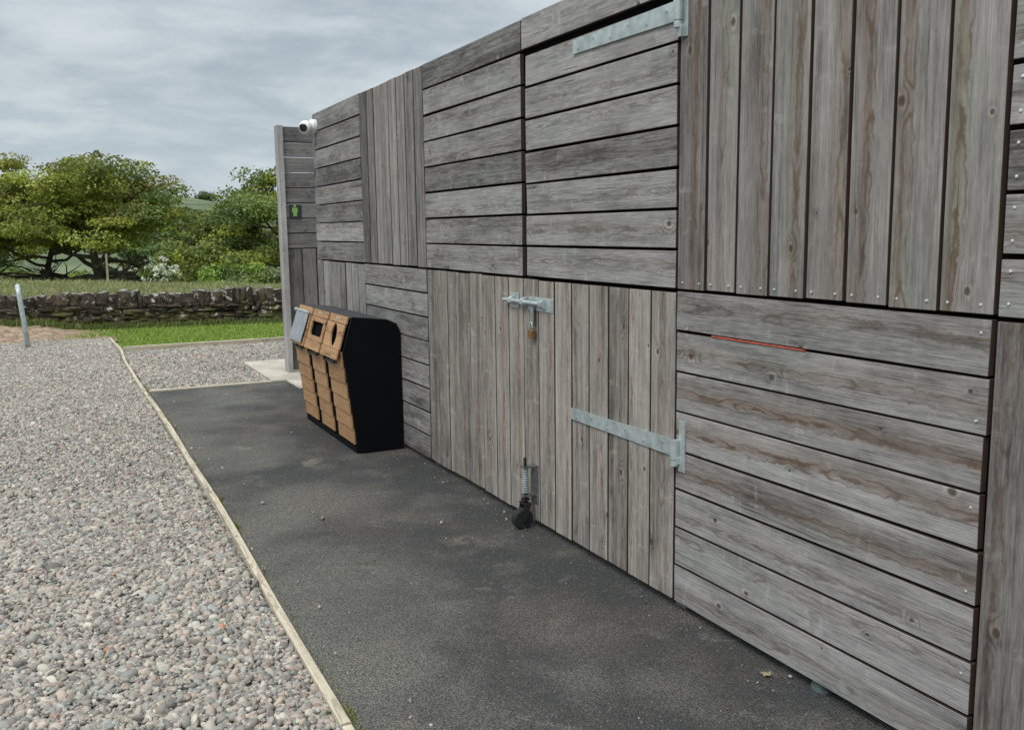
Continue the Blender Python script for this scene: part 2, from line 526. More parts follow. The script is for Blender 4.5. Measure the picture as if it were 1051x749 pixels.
# gravel base sheets
m, nt, p = new_mat('gravel_base')
pos = nt.n('NewGeometry').outputs['Position']
vo = nt.n('TexVoronoi'); nt.put(vo.inputs['Vector'], pos); vo.inputs['Scale'].default_value = 38; vo.inputs['Randomness'].default_value = 1
vc = nt.n('SeparateColor'); nt.link(vo.outputs['Color'], vc.inputs[0])
c = nt.mix(vc.outputs[0], (.14, .125, .118), (.42, .385, .36))
c = nt.mix(nt.math('MULTIPLY', nt.step(vo.outputs['Distance'], .4, .75), .8), c, (.07, .06, .055))
nt.put(p.inputs['Base Color'], c); p.inputs['Roughness'].default_value = .9
bump(nt, p, nt.math('MULTIPLY', vo.outputs['Distance'], -1.0), 1.0, .02)
M_GRAVB = m
b = MB()
b.add([(-16, -8, -.02), (-1.512, -8, -.02), (-1.512, 1.2, -.02), (-1.492, 2.77, -.02), (-1.455, 5.69, -.02), (-1.45, 8.21, -.02), (-1.468, 10, -.02), (-1.46, 15.8, -.02), (-16, 16.3, -.02)], [tuple(range(9))])
tag(b.build('gravel_ground', M_GRAVB), kind='structure')
b = MB()
b.add([(-1.44, 10.06, -.02), (-.185, 10.06, -.02), (-.185, 11.76, -.02), (2.6, 11.76, -.02), (2.6, 13.75, -.02), (-1.44, 13.8, -.02)], [(0, 1, 2, 3, 4, 5)])
tag(b.build('gravel_patch', M_GRAVB), kind='structure')

# concrete entrance slab
m, nt, p = new_mat('pale_concrete_slab')
pos = nt.n('NewGeometry').outputs['Position']
c = nt.mix(nt.step(nt.noise(pos, 2.5, 5, .65), .35, .68), (.36, .32, .27), (.52, .48, .41))
sx, sy_, _ = nt.sep(pos)
jx = nt.math('ABSOLUTE', nt.math('SUBTRACT', nt.math('FRACT', nt.math('DIVIDE', nt.math('ADD', sy_, .1), .6)), .5))
jy = nt.math('ABSOLUTE', nt.math('SUBTRACT', nt.math('FRACT', nt.math('DIVIDE', nt.math('ADD', sx, .2), .9)), .5))
jj = nt.math('MAXIMUM', nt.step(jx, .488, .495), nt.step(jy, .491, .497))
c = nt.mix(nt.math('MULTIPLY', jj, .55), c, (.16, .15, .13))
nt.put(p.inputs['Base Color'], c); p.inputs['Roughness'].default_value = .85
M_SLAB = m
b = MB()
b.prism([(-.18, 10.04), (-.036, 10.04), (-.036, 9.425), (3.2, 9.425), (3.2, 11.74), (-.18, 11.74)], 'z', -.06, .008)
tag(b.build('concrete_pavement', M_SLAB), kind='structure')

# lawn
m, nt, p = new_mat('mown_grass')
pos = nt.n('NewGeometry').outputs['Position']
c = nt.mix(nt.step(nt.noise(pos, 1.6, 4), .35, .65), (.13, .22, .035), (.19, .31, .055))
nt.put(p.inputs['Base Color'], c); p.inputs['Roughness'].default_value = .9
M_LAWN = m
b = MB()
b.add([(-1.44, 13.86, .02), (9, 13.86, .02), (9, wall_y(9) + .1, .02), (-1.5, wall_y(-1.5) + .1, .02), (-1.46, 15.7, .02)], [(0, 1, 2, 3, 4, 5)])
tag(b.build('lawn', M_LAWN), kind='structure')

# dirt bank in front of the wall on the left
m, nt, p = new_mat('dry_earth')
pos = nt.n('NewGeometry').outputs['Position']
c = nt.mix(nt.step(nt.noise(pos, 9, 5, .7), .35, .66), (.22, .15, .1), (.45, .34, .24))
nt.put(p.inputs['Base Color'], c); p.inputs['Roughness'].default_value = .95
bump(nt, p, nt.noise(pos, 22, 5, .7), 1, .05)
M_DIRT = m
hn = RNG.normal(0, 1, (60, 60))
def dirt_z(X, Y):
    e = sstep(Y, 15.75, 16.5) * sstep(-X, 1.35, 3.0)
    j = .02 * np.sin(X * 9.1 + Y * 4) + .018 * np.sin(X * 21 - Y * 15) + .012 * np.sin(X * 37 + Y * 31)
    return -.06 + .075 * sstep(Y, 15.7, 15.95) + (.13 + j) * e
sheet('earth_bank', np.arange(-12, -1.2, .09), np.linspace(15.7, 18.6, 36), dirt_z, M_DIRT, kind='structure')

# ------------------------------------------------------------------ stuff: pebbles, grass
m, nt, p = new_mat('river_pebbles')
tc = nt.attr('tone').outputs['Color']
pos = nt.n('NewGeometry').outputs['Position']
c = nt.mix(nt.math('MULTIPLY', nt.step(nt.noise(pos, 170, 3, .7), .4, .75), .35), tc, nt.mix(1.0, tc, (.55, .55, .55), 'MULTIPLY'))
nt.put(p.inputs['Base Color'], c); p.inputs['Roughness'].default_value = .75
M_PEB = m


def ico(sub):
    bm = bmesh.new()
    bmesh.ops.create_icosphere(bm, subdivisions=sub, radius=1)
    V = np.array([v.co[:] for v in bm.verts]); F = np.array([[v.index for v in f.verts] for f in bm.faces])
    bm.free()
    return V, F

PAL = np.array([(.40, .36, .33), (.33, .30, .285), (.46, .42, .375), (.27, .255, .25), (.34, .345, .345), (.43, .36, .32), (.50, .47, .43),
                (.21, .20, .20), (.38, .31, .285), (.30, .30, .275)])


def pebbles(b, x0, x1, y0, y1, dens, sub, size, z0=-.012, mask=None):
    N = int((x1 - x0) * (y1 - y0) * dens)
    x = RNG.uniform(x0, x1, N); y = RNG.uniform(y0, y1, N)
    if mask is not None:
        k = mask(x, y); x = x[k]; y = y[k]; N = len(x)
    V, F = ico(sub)
    nv = len(V)
    sc = size * np.exp(RNG.normal(0, .33, N))
    ax = np.stack([sc, sc * RNG.uniform(.55, .9, N), sc * RNG.uniform(.35, .62, N)], -1)
    P = V[None] * ax[:, None]
    # lumpy, slightly squared stones
    P = P * (1 + .16 * np.sin(V[None] * RNG.uniform(1, 3, (N, 1, 3)) + RNG.uniform(0, 6, (N, 1, 3))))
    rz = RNG.uniform(0, 2 * math.pi, N); rx = RNG.normal(0, .5, N); ry = RNG.normal(0, .5, N)
    def rot(P, an, i, j):
        c, s = np.cos(an)[:, None], np.sin(an)[:, None]
        A, B = P[..., i].copy(), P[..., j].copy()
        P[..., i] = A * c - B * s; P[..., j] = A * s + B * c
    rot(P, rx, 1, 2); rot(P, ry, 0, 2); rot(P, rz, 0, 1)
    z = z0 + RNG.uniform(-.006, .012, N) + .008 * np.sin(x * 5 + 1.0) * np.sin(y * 4.1)
    P = P + np.stack([x, y, z], -1)[:, None]
    c = PAL[RNG.integers(0, len(PAL), N)] * np.array([.905, .895, .845]) * RNG.uniform(.7, 1.2, (N, 1))
    o = RNG.random(N) < .0015
    c[o] = np.array([.48, .24, .14]) * RNG.uniform(.7, 1.1, (o.sum(), 1))
    A = np.concatenate([c, np.ones((N, 1))], -1)
    A = np.repeat(A, nv, 0)
    FF = (F[None] + (np.arange(N) * nv)[:, None, None]).reshape(-1, 3)
    b.add(P.reshape(-1, 3), FF, A)


b = MB()
pebbles(b, -2.85, -1.51, 2.3, 6.2, 7600, 2, .0128)
pebbles(b, -3.1, -1.49, 6.2, 10.5, 6600, 1, .0130)
pebbles(b, -3.4, -1.5, 10.5, 15.75, 5000, 1, .0140)
pebbles(b, -4.6, -2.85, 1.0, 6.2, 2400, 1, .0165)
pebbles(b, -5.5, -3.1, 6.2, 15.7, 1300, 1, .021)
tag(b.build('pebbles', M_PEB, smooth=True, fixn=False), kind='stuff')
b = MB()
pebbles(b, -1.43, 2.4, 10.09, 13.75, 4200, 1, .0145, mask=lambda x, y: ~((x > -.2) & (y < 11.78)))
tag(b.build('patch_pebbles', M_PEB, smooth=True, fixn=False), kind='stuff')

# grit and specks on the path
b = MB()
pebbles(b, -1.4, .0, 2.0, 9.9, 9, 1, .0035, z0=.002)
pebbles(b, -1.43, -1.33, 2.0, 9.9, 60, 1, .005, z0=.001)
pebbles(b, -.16, .02, 1.2, 6.3, 90, 1, .005, z0=.001)
pebbles(b, -1.42, -1.2, 2.0, 9.9, 14, 1, .011, z0=.005)
pebbles(b, -1.4, -.1, 2.0, 9.9, 1.6, 1, .009, z0=.004)
pebbles(b, -1.48, -1.44, 2.4, 9.9, 60, 1, .008, z0=.02)
tag(b.build('path_grit', M_PEB, smooth=True, fixn=False), kind='stuff')

m, nt, p = new_mat('grass_blades')
tc = nt.attr('tone').outputs['Color']
nt.put(p.inputs['Base Color'], tc); p.inputs['Roughness'].default_value = .75
p.inputs['Specular IOR Level'].default_value = .2
M_BLADE = m


def blades(name, x, y, z, h, w, cols, lean=.35):
    N = len(x)
    an = RNG.uniform(0, 2 * math.pi, N)
    d = np.stack([np.cos(an), np.sin(an), np.zeros(N)], -1)
    ln = np.abs(RNG.normal(0, lean, N)) * h
    la = RNG.uniform(0, 2 * math.pi, N)
    L = np.stack([np.cos(la) * ln, np.sin(la) * ln, h], -1)
    B = np.stack([x, y, z], -1)
    w = w * RNG.uniform(.7, 1.3, N)
    V = np.stack([B - d * w[:, None], B + d * w[:, None], B + L * np.array([.4, .4, .6]) + d * w[:, None] * .7, B + L * np.array([.4, .4, .6]) - d * w[:, None] * .7, B + L], 1)
    ii = np.arange(N)[:, None] * 5
    A = np.repeat(np.concatenate([cols, np.ones((N, 1))], -1), 5, 0)
    b = MB()
    b.add(V.reshape(-1, 3), [ii + np.array([[0, 1, 2, 3]])][0], A)
    b.f.append((ii + np.array([[3, 2, 4]])))
    return tag(b.build(name, M_BLADE, fixn=False), kind='stuff')


def mixcols(N, cols, weights):
    c = np.array(cols)[RNG.choice(len(cols), N, p=weights)]
    return c * RNG.uniform(.75, 1.25, (N, 1))

N = 46000
x = RNG.uniform(-2.3, 4.2, N); y = RNG.uniform(13.9, 17.3, N)
k = y < wall_y(x) + .02
k &= ~((x < -1.42) & ((y < 15.72) | (RNG.random(N) < (-1.3 - x) * 1.0)))
x, y = x[k], y[k]
blades('lawn_grass', x, y, np.full(len(x), .015), RNG.uniform(.02, .05, len(x)), .006, mixcols(len(x), [(.2, .3, .05), (.27, .38, .08), (.15, .24, .04), (.34, .37, .14)], [.4, .35, .18, .07]))
# thin sprinkling of grass that creeps onto the bank at the lawn's left end and at the wall's foot
N = 5200
x = RNG.uniform(-3.4, 4.0, N); d = np.abs(RNG.normal(0, .09, N)); y = wall_y(x) - .06 - d
blades('wall_foot_grass', x, y, np.full(N, .0) + dirt_z(x, y) * (x < -1.3), RNG.uniform(.05, .16, N), .006, mixcols(N, [(.1, .15, .03), (.16, .19, .06), (.2, .19, .09)], [.5, .3, .2]), .5)
N = 1500
y = np.concatenate([RNG.uniform(2.2, 9.9, 500), np.repeat(RNG.choice([2.75, 3.3, 4.9, 5.7, 8.2, 9.98], 8) + RNG.normal(0, .2, 8), 125) + RNG.normal(0, .03, 1000)])
x = np.interp(y, [1.2, 2.768, 5.69, 8.21, 10.03], [-1.512, -1.492, -1.455, -1.45, -1.468]) + .026 + np.abs(RNG.normal(0, .008, N))
blades('edging_weeds', x, y, np.full(N, -.002), RNG.uniform(.008, .028, N), .0016, mixcols(N, [(.1, .15, .03), (.2, .22, .08), (.28, .25, .13)], [.4, .35, .25]), .7)
# rough bank behind the stone wall
N = 190000
x = RNG.uniform(-6, 9, N); dd = RNG.beta(1, 1.5, N) * 9 + .12
y = wall_y(x) + dd
tuft = np.sin(x * 2.1 + 1) * np.sin(y * 1.7) + np.sin(x * 5.3 + y * 2.2) * .6
h = np.clip(.10 + .03 * tuft + RNG.normal(0, .03, N), .03, .3)
cc = mixcols(N, [(.19, .23, .085), (.24, .265, .11), (.34, .31, .17), (.13, .18, .06), (.40, .35, .22)], [.34, .24, .18, .14, .10])
blades('long_grass', x, y, ground_z(x, y) - .02, h, .0065, cc, .8)


# ------------------------------------------------------------------ vegetation
m, nt, p = new_mat('leaves')
tc = nt.attr('tone').outputs['Color']
nt.put(p.inputs['Base Color'], tc); p.inputs['Roughness'].default_value = .6
p.inputs['Specular IOR Level'].default_value = .25
tl = nt.n('BsdfTranslucent'); nt.put(tl.inputs['Color'], nt.mix(1.0, tc, (1.25, 1.3, .8), 'MULTIPLY'))
mx = nt.n('MixShader'); mx.inputs[0].default_value = .22
nt.link(p.outputs[0], mx.inputs[1]); nt.link(tl.outputs[0], mx.inputs[2])
out = [q for q in m.node_tree.nodes if q.type == 'OUTPUT_MATERIAL'][0]
nt.link(mx.outputs[0], out.inputs[0])
M_LEAF = m
M_BARK = simple('dark_bark', (.05, .042, .034), .9, 0, .35, 6, .4)
M_STAKE = simple('pale_stake_wood', (.3, .25, .19), .85, 0, .2, 20)


def leaf_cloud(b, centers, radii, nper, size, cols, upbias=.6, shell=.35):
    """leaf-sized faces through ellipsoidal sprays of foliage"""
    centers = np.asarray(centers); radii = np.asarray(radii)
    K = len(centers); N = K * nper
    ci = np.repeat(np.arange(K), nper)
    d = RNG.normal(0, 1, (N, 3)); d /= np.linalg.norm(d, axis=1, keepdims=True)
    rr = (shell + (1 - shell) * RNG.random(N)) ** .6
    P = centers[ci] + d * radii[ci] * rr[:, None] * RNG.uniform(.8, 1.18, (N, 1))
    nrm = RNG.normal(0, 1, (N, 3)) * .75 + d * .35; nrm[:, 2] += upbias
    nrm /= np.linalg.norm(nrm, axis=1, keepdims=True)
    t = np.cross(nrm, RNG.normal(0, 1, (N, 3))); t /= np.linalg.norm(t, axis=1, keepdims=True)
    s = np.cross(nrm, t)
    L = size * RNG.uniform(.6, 1.35, (N, 1))
    V = np.stack([P - t * L, P + s * L * .55, P + t * L, P - s * L * .55], 1).reshape(-1, 3)
    F = np.arange(N * 4).reshape(N, 4)
    cl = np.array(cols)
    cc = cl[RNG.integers(0, len(cl), K)][ci] * RNG.uniform(.82, 1.2, (N, 1)) * RNG.uniform(.85, 1.15, (K, 1))[ci]
    A = np.repeat(np.concatenate([cc, np.ones((N, 1))], -1), 4, 0)
    b.add(V, F, A)


def limb_path(p0, d0, length, seg, droop=0.0, wander=.22, upturn=0.0):
    pts = [Vector(p0)]; d = Vector(d0).normalized()
    for i in range(seg):
        d = (d + Vector((random.gauss(0, wander), random.gauss(0, wander), random.gauss(0, wander) - droop + upturn * i / seg))).normalized()
        pts.append(pts[-1] + d * (length / seg))
    return pts


def make_tree(name, px, py, ztop_, spread, cols, label, group=None, cat='tree', trunk_r=.32, first=.16, limbs=11, flat=.42,
              leaf=.17, nper=95, sub=5, pad=1.0, lean=0.0, crown_low=None, shape='round', z=None):
    zb = float(ground_z(px, py)) - .1 if z is None else z
    height = ztop_ - zb
    root = empty(name, (px, py, zb), label, cat, group)
    tb = MB(); cb = MB()
    top = height * .82
    trunk = [Vector((px, py, zb))]
    for i in range(1, 8):
        t = i / 7
        trunk.append(Vector((px + lean * t + random.gauss(0, .02 * height * t ** .5), py + random.gauss(0, .02 * height * t), zb + top * t)))
    rad = [trunk_r * (1.25 if i == 0 else 1) * (1 - .86 * i / 7) for i in range(8)]
    tb.tube(trunk, rad, 8)
    C = []; Rr = []
    for k in range(limbs):
        t = first + (1 - first) * (k + random.random() * .8) / limbs
        i = min(6, int(t * 7)); q = trunk[i].lerp(trunk[i + 1], t * 7 - i)
        az = k * 2.399 + random.uniform(-.5, .5)
        if shape == 'round':
            prof = math.sqrt(max(.05, 1 - ((t - .42) / .66) ** 2))
        elif shape == 'cone':
            prof = max(.12, 1.05 * (1 - t))
        else:
            prof = .55 + .45 * math.sin(t * math.pi)
        L = spread * prof * random.uniform(.8, 1.1)
        elev = random.uniform(.12, .45) + .7 * max(0, t - .55)
        d = Vector((math.cos(az), math.sin(az), elev))
        path = limb_path(q, d, L, 6, 0.02, .2)
        r0 = trunk_r * (1 - .75 * t) * .62
        tb.tube(path, [max(.02, r0 * (1 - .85 * j / 6)) for j in range(7)], 5, caps=False)
        for j in range(sub):
            f = random.uniform(.35, 1.0) if j else 1.0
            ii = min(5, int(f * 6)); q2 = path[ii].lerp(path[ii + 1], f * 6 - ii)
            d2 = Vector((math.cos(az + random.uniform(-1.3, 1.3)), math.sin(az + random.uniform(-1.3, 1.3)), random.uniform(-.05, .75)))
            pth2 = limb_path(q2, d2, L * random.uniform(.2, .38) + .3, 3, 0, .25)
            tb.tube(pth2, [max(.015, r0 * .35 * (1 - .8 * jj / 3)) for jj in range(4)], 4, caps=False)
            e = pth2[-1]
            s = pad * random.uniform(.65, 1.25) * (.22 * spread)
            if False: continue
            C.append(e[:]); Rr.append((s * random.uniform(.9, 1.3), s * random.uniform(.9, 1.3), s * flat))
            e2 = pth2[1]; C.append(e2[:]); Rr.append((s * .8, s * .8, s * flat * .8))
    for k in range(3):
        e = trunk[-1] + Vector((random.gauss(0, .08 * spread), random.gauss(0, .08 * spread), random.uniform(-.02, .1) * height))
        C.append(e[:]); Rr.append((.26 * spread * pad,) * 2 + (.16 * spread * pad,))
    ztop = max(c[2] + r_[2] for c, r_ in zip(C, Rr))
    k = height / (ztop - zb)
    C = [(c[0], c[1], zb + (c[2] - zb) * k) for c in C]
    if crown_low is not None:
        kp_ = [i for i in range(len(C)) if C[i][2] > zb + crown_low]
        C = [C[i] for i in kp_]; Rr = [Rr[i] for i in kp_]
    for v in tb.v: v[:, 2] = zb + (v[:, 2] - zb) * k
    leaf_cloud(cb, C, Rr, nper, leaf, cols)
    tb.build('trunk', M_BARK, root, smooth=True, fixn=False)
    cb.build('crown', M_LEAF, root, fixn=False)
    return root


OLIVE = [(0.205, 0.246, 0.045), (0.243, 0.278, 0.048), (0.165, 0.214, 0.042), (0.273, 0.288, 0.064), (0.185, 0.182, 0.056)]
MIDG = [(0.122, 0.176, 0.052), (0.153, 0.205, 0.059), (0.101, 0.153, 0.052), (0.174, 0.205, 0.059)]
DARKG = [(0.067, 0.105, 0.041), (0.086, 0.123, 0.046), (0.105, 0.133, 0.052)]
BRIGHT = [(0.198, 0.293, 0.06), (0.237, 0.329, 0.077), (0.168, 0.256, 0.052)]
PURP = [(0.085, 0.068, 0.052), (0.098, 0.085, 0.052), (0.072, 0.065, 0.044)]
GREY = [(0.202, 0.235, 0.118), (0.252, 0.269, 0.151), (0.168, 0.202, 0.092)]

make_tree('oak_tree', -2.2, 74, 7.3, 6.3, OLIVE, 'broad olive-green oak with thin forked trunk, tallest of the left clump', 'trees beyond the wall', trunk_r=.33, limbs=24, sub=6, first=.2, crown_low=5.3, flat=.36, leaf=.12, nper=250)
make_tree('oak_tree', .75, 70, 6.9, 6.2, OLIVE + MIDG[:1], 'wide olive-green oak with the thickest dark trunk, in the left clump', 'trees beyond the wall', trunk_r=.46, limbs=24, sub=6, first=.2, crown_low=4.9, flat=.36, leaf=.12, nper=250)
make_tree('oak_tree', -7.0, 71, 5.9, 5.2, OLIVE, 'olive-green oak cut off by the left edge of the view', 'trees beyond the wall', trunk_r=.33, limbs=18, sub=6, first=.22, crown_low=4.4, flat=.36, leaf=.12, nper=250)
make_tree('oak_tree', 11.5, 64, 6.0, 5.9, MIDG + OLIVE[:2], 'rounded oak with dark spreading branches right beside the timber screen', 'trees beyond the wall', trunk_r=.38, limbs=28, sub=6, first=.14, crown_low=1.4, flat=.5, leaf=.11, nper=330)
make_tree('fir_tree', 2.7, 112, 10.6, 2.4, DARKG, 'dark pointed conifer tip poking above the left oak clump', 'trees beyond the wall', limbs=26, sub=3, shape='cone', first=.1, leaf=.18, nper=60, trunk_r=.25)
make_tree('bare_tree', 11.4, 108, 4.6, 3.2, PURP, 'brownish purple tree barely in leaf between the two oak clumps', 'trees beyond the wall', limbs=16, sub=5, leaf=.15, nper=60, shape='tall', first=.08)
make_tree('ash_tree', 14.2, 104, 4.2, 4.0, MIDG, 'mid-green feathery tree standing left of the rounded oak', 'trees beyond the wall', limbs=18, sub=5, leaf=.17, nper=105, shape='tall', first=.06)
make_tree('ash_tree', 18.0, 112, 4.2, 4.2, MIDG + DARKG, 'darker green tree half behind the rounded oak', 'trees beyond the wall', limbs=16, sub=5, leaf=.18, nper=100, shape='tall', first=.06)
make_tree('ash_tree', 8.0, 98, 3.6, 3.6, MIDG + OLIVE, 'yellow-green tree behind the right flank of the thick-trunked oak', 'trees beyond the wall', limbs=15, sub=5, leaf=.17, nper=95, shape='tall', first=.06)
make_tree('alder_tree', -9.5, 112, 6.0, 4.4, DARKG + MIDG, 'dark green tree in the gap behind the leftmost oak', 'trees beyond the wall', limbs=15, sub=5, leaf=.19, nper=90, shape='tall', first=.05)


def bush(name, px, py, h, r, cols, label, cat='bush', nper=420, leaf=.11, clumps=14, flowers=None, group='bushes beyond the wall', zoff=0.0):
    zb = float(ground_z(px, py)) - .05
    root = empty(name, (px, py, zb), label, cat, group)
    C = []; Rr = []; sb = MB()
    for k in range(clumps):
        an = random.uniform(0, 6.28); q = random.random() ** .6 * r * .75
        zt = h * random.uniform(.3, .92) * (1 - .35 * (q / r) ** 2)
        e = Vector((px + math.cos(an) * q, py + math.sin(an) * q, zb + zt))
        C.append(e[:]); s = r * random.uniform(.3, .5); Rr.append((s, s, s * .75))
        sb.tube([Vector((px + random.gauss(0, .1), py + random.gauss(0, .1), zb)), Vector((px, py, zb)).lerp(e, .5) + Vector((0, 0, .1)), e], [.05, .035, .012], 5, caps=False)
    cb = MB(); leaf_cloud(cb, C, Rr, nper, leaf, cols, .4)
    sb.build('stems', M_BARK, root, smooth=True, fixn=False)
    cb.build('foliage', M_LEAF, root, fixn=False)
    if flowers:
        fb = MB()
        CC = [(c[0] + random.gauss(0, r * .2), c[1] - abs(random.gauss(0, r * .3)), c[2] + random.gauss(.1, .25)) for c in C for _ in range(6)]
        leaf_cloud(fb, CC, [(.16, .16, .12)] * len(CC), 24, .06, [(.62, .64, .6), (.55, .58, .5)], .6)
        fb.build('blossom', M_LEAF, root, fixn=False)
    return root


bush('hawthorn_bush', 2.35, 49, 3.2, 1.15, DARKG + MIDG, 'dark bush covered in white blossom', flowers=True)
bush('conical_bush', 4.2, 60, 4.6, 1.5, OLIVE + MIDG, 'yellow-green upright bush right of the white blossom bush')
bush('round_bush', 6.3, 52, 3.3, 1.45, BRIGHT + MIDG, 'rounded mid-green bush below the gap between the oak clumps')
bush('low_bush', 4.9, 46, 1.75, .8, BRIGHT, 'low bright green leafy clump at the foot of the trees', clumps=9)
bush('pale_bush', 7.7, 50, 2.6, 1.2, GREY + MIDG, 'pale grey-green bush below the rounded oak')
bush('pale_bush', 8.5, 52, 3.2, 1.4, GREY + BRIGHT, 'grey-green bush nearest the timber screen')
bush('dark_bush', 4.9, 84, 6.4, 2.6, DARKG, 'dark green shrubbery behind the upright yellow-green bush', leaf=.16)
bush('dark_bush', 8.6, 82, 5.6, 2.4, MIDG + DARKG, 'dark green shrubbery behind the rounded mid-green bush', leaf=.16)
bush('dark_bush', 13.2, 84, 6.0, 2.6, DARKG + MIDG, 'dark green shrubbery low behind the rounded oak trunk', leaf=.16)
bush('thicket', -5.4, 96, 4.6, 2.4, MIDG, 'green thicket low between the two leftmost trunks', leaf=.16)
bush('thicket', -.4, 100, 4.2, 2.6, BRIGHT + MIDG, 'bright green thicket seen between the two oak trunks', leaf=.16)
bush('thicket', 3.7, 72, 3.6, 1.5, MIDG + DARKG, 'dark thicket just right of the thick oak trunk', leaf=.13)
for (hx, hy, hh, hr, lab) in ((74, 655, 5.2, 2.6, 'small lone tree on the skyline of the hill, left one'), (95, 660, 7.5, 7.5, 'wide lone tree clump on the skyline of the hill, right one')):
    bush('hilltop_tree', hx, hy, hh, hr, DARKG, lab, cat='tree', nper=200, leaf=.5, group='lone trees on the hill')
b = MB(); b.prism([(-.9, 27.0), (-.85, 27.0), (-.85, 27.05), (-.9, 27.05)], 'z', float(ground_z(-.9, 27)) - .1, float(ground_z(-.9, 27)) + .78)
tag(b.build('stake', M_STAKE), 'thin pale wooden stake standing in the long grass before the thick oak trunk', 'stake')

# ------------------------------------------------------------------ dry stone wall
m, nt, p = new_mat('mossy_fieldstone')
pos = nt.n('NewGeometry').outputs['Position']
tr = nt.n('SeparateColor'); nt.link(nt.attr('tone').outputs['Color'], tr.inputs[0])
c = nt.mix(tr.outputs[0], (.024, .018, .012), (.115, .088, .06))
c = nt.mix(nt.math('MULTIPLY', nt.step(nt.noise(pos, 16, 5, .7), .4, .66), .6), c, (.045, .036, .026))
px2, py2, pz2 = nt.sep(pos)
mossn = nt.noise(pos, 4.5, 5, .65)
c = nt.mix(nt.math('MULTIPLY', nt.step(nt.math('SUBTRACT', mossn, nt.math('MULTIPLY', nt.math('SUBTRACT', pz2, .25), .45)), .46, .58), .85), c, (.12, .115, .03))
lich = nt.noise(pos, 9.0, 4, .6)
lm = nt.math('MULTIPLY', nt.step(lich, .57, .64), tr.outputs[1])
c = nt.mix(lm, c, (.58, .57, .51))
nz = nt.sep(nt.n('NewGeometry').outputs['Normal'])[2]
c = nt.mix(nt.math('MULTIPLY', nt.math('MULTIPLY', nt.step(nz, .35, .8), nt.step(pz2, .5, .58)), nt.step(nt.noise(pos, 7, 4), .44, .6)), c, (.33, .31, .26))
nt.put(p.inputs['Base Color'], c); p.inputs['Roughness'].default_value = .95
bump(nt, p, nt.noise(pos, 24, 6, .75), 1.0, .05)
M_STONE = m


def stone(b, cx, cyy, cz, sx, sy2, sz, lichen):
    bm = bmesh.new(); bmesh.ops.create_cube(bm, size=1)
    bmesh.ops.subdivide_edges(bm, edges=bm.edges[:], cuts=2, use_grid_fill=True)
    V = np.array([v.co[:] for v in bm.verts]); F = [tuple(v.index for v in f.verts) for f in bm.faces]; bm.free()
    rnd = V / np.linalg.norm(V, axis=1, keepdims=True) * .62
    V = V * .62 + rnd * .38
    V = V * (1 + RNG.normal(0, .085, (len(V), 3)))
    V = V * np.array([sx, sy2, sz])
    an = -.168 + random.gauss(0, .05)
    c, s = math.cos(an), math.sin(an)
    V = np.stack([V[:, 0] * c - V[:, 1] * s, V[:, 0] * s + V[:, 1] * c, V[:, 2]], -1)
    tl = random.gauss(0, .07); V[:, 0] += V[:, 2] * tl
    b.add(V + np.array([cx, cyy, cz]), F, (random.random(), lichen, 0, 1))

b = MB()
z = -.06
for ci, ch in enumerate((.12, .10, .09, .085, .075)):
    x = -9.0
    while x < 9.5:
        w = random.uniform(.09, .36)
        stone(b, x + w / 2, float(wall_y(x + w / 2)) + .17 + random.gauss(0, .02), z + ch / 2 + random.gauss(0, .008), w * 1.12, .42, ch * random.uniform(.95, 1.45), random.choice((0, 0, .4, .9)))
        x += w
    z += ch
x = -9.0
while x < 9.5:
    w = random.uniform(.05, .2)
    h = random.uniform(.185, .25) + .02 * math.sin(x * 3)
    stone(b, x + w / 2, float(wall_y(x + w / 2)) + .17 + random.gauss(0, .015), z + h / 2 - .03, w * 1.15, .40, h * 1.1, random.choice((0, .5, 1, 1)))
    x += w
tag(b.build('stone_wall', M_STONE, smooth=False, fixn=False), 'low dark dry stone wall with moss and pale lichen along the lawn', 'wall')
b = MB()
V = []
b.prism([(-9, wall_y(-9) + .06), (9.5, wall_y(9.5) + .06), (9.5, wall_y(9.5) + .3), (-9, wall_y(-9) + .3)], 'z', -.08, .5)
core = b.build('wall_core', M_STONE, bpy.data.objects['stone_wall'])

# ------------------------------------------------------------------ the timber building
YA, YB_, YC, YD, YE, YF = 8.639, 7.199, 5.835, 4.425, 3.068, 1.657
YG, YH = .27, -1.12
ZB, ZM, ZT = .035, 1.332, 2.641
TH = .026                                              # board thickness; the outer faces lie on x = 0
bld = empty('timber_building', (0.0, 3.8, 0.0), 'long single-storey building clad in panels of grey weathered boards', 'building')
M_SCREW = simple('bright_screw', (.75, .75, .73), .35, .6, .05, 5, 0)
screw_mesh = None


def screw(parent, y, z, x=-.002):
    global screw_mesh
    if screw_mesh is None:
        sb = MB(); sb.tube([(0.004, 0, 0), (-.0015, 0, 0), (-.0022, 0, 0)], [.0042, .0042, .0026], 8)
        o = sb.build('screw', M_SCREW, parent); screw_mesh = o.data
    else:
        o = bpy.data.objects.new('screw', screw_mesh); COL.objects.link(o); o.parent = parent
    base = parent.location + parent.parent.location
    o.location = Vector((x, y, z)) - base


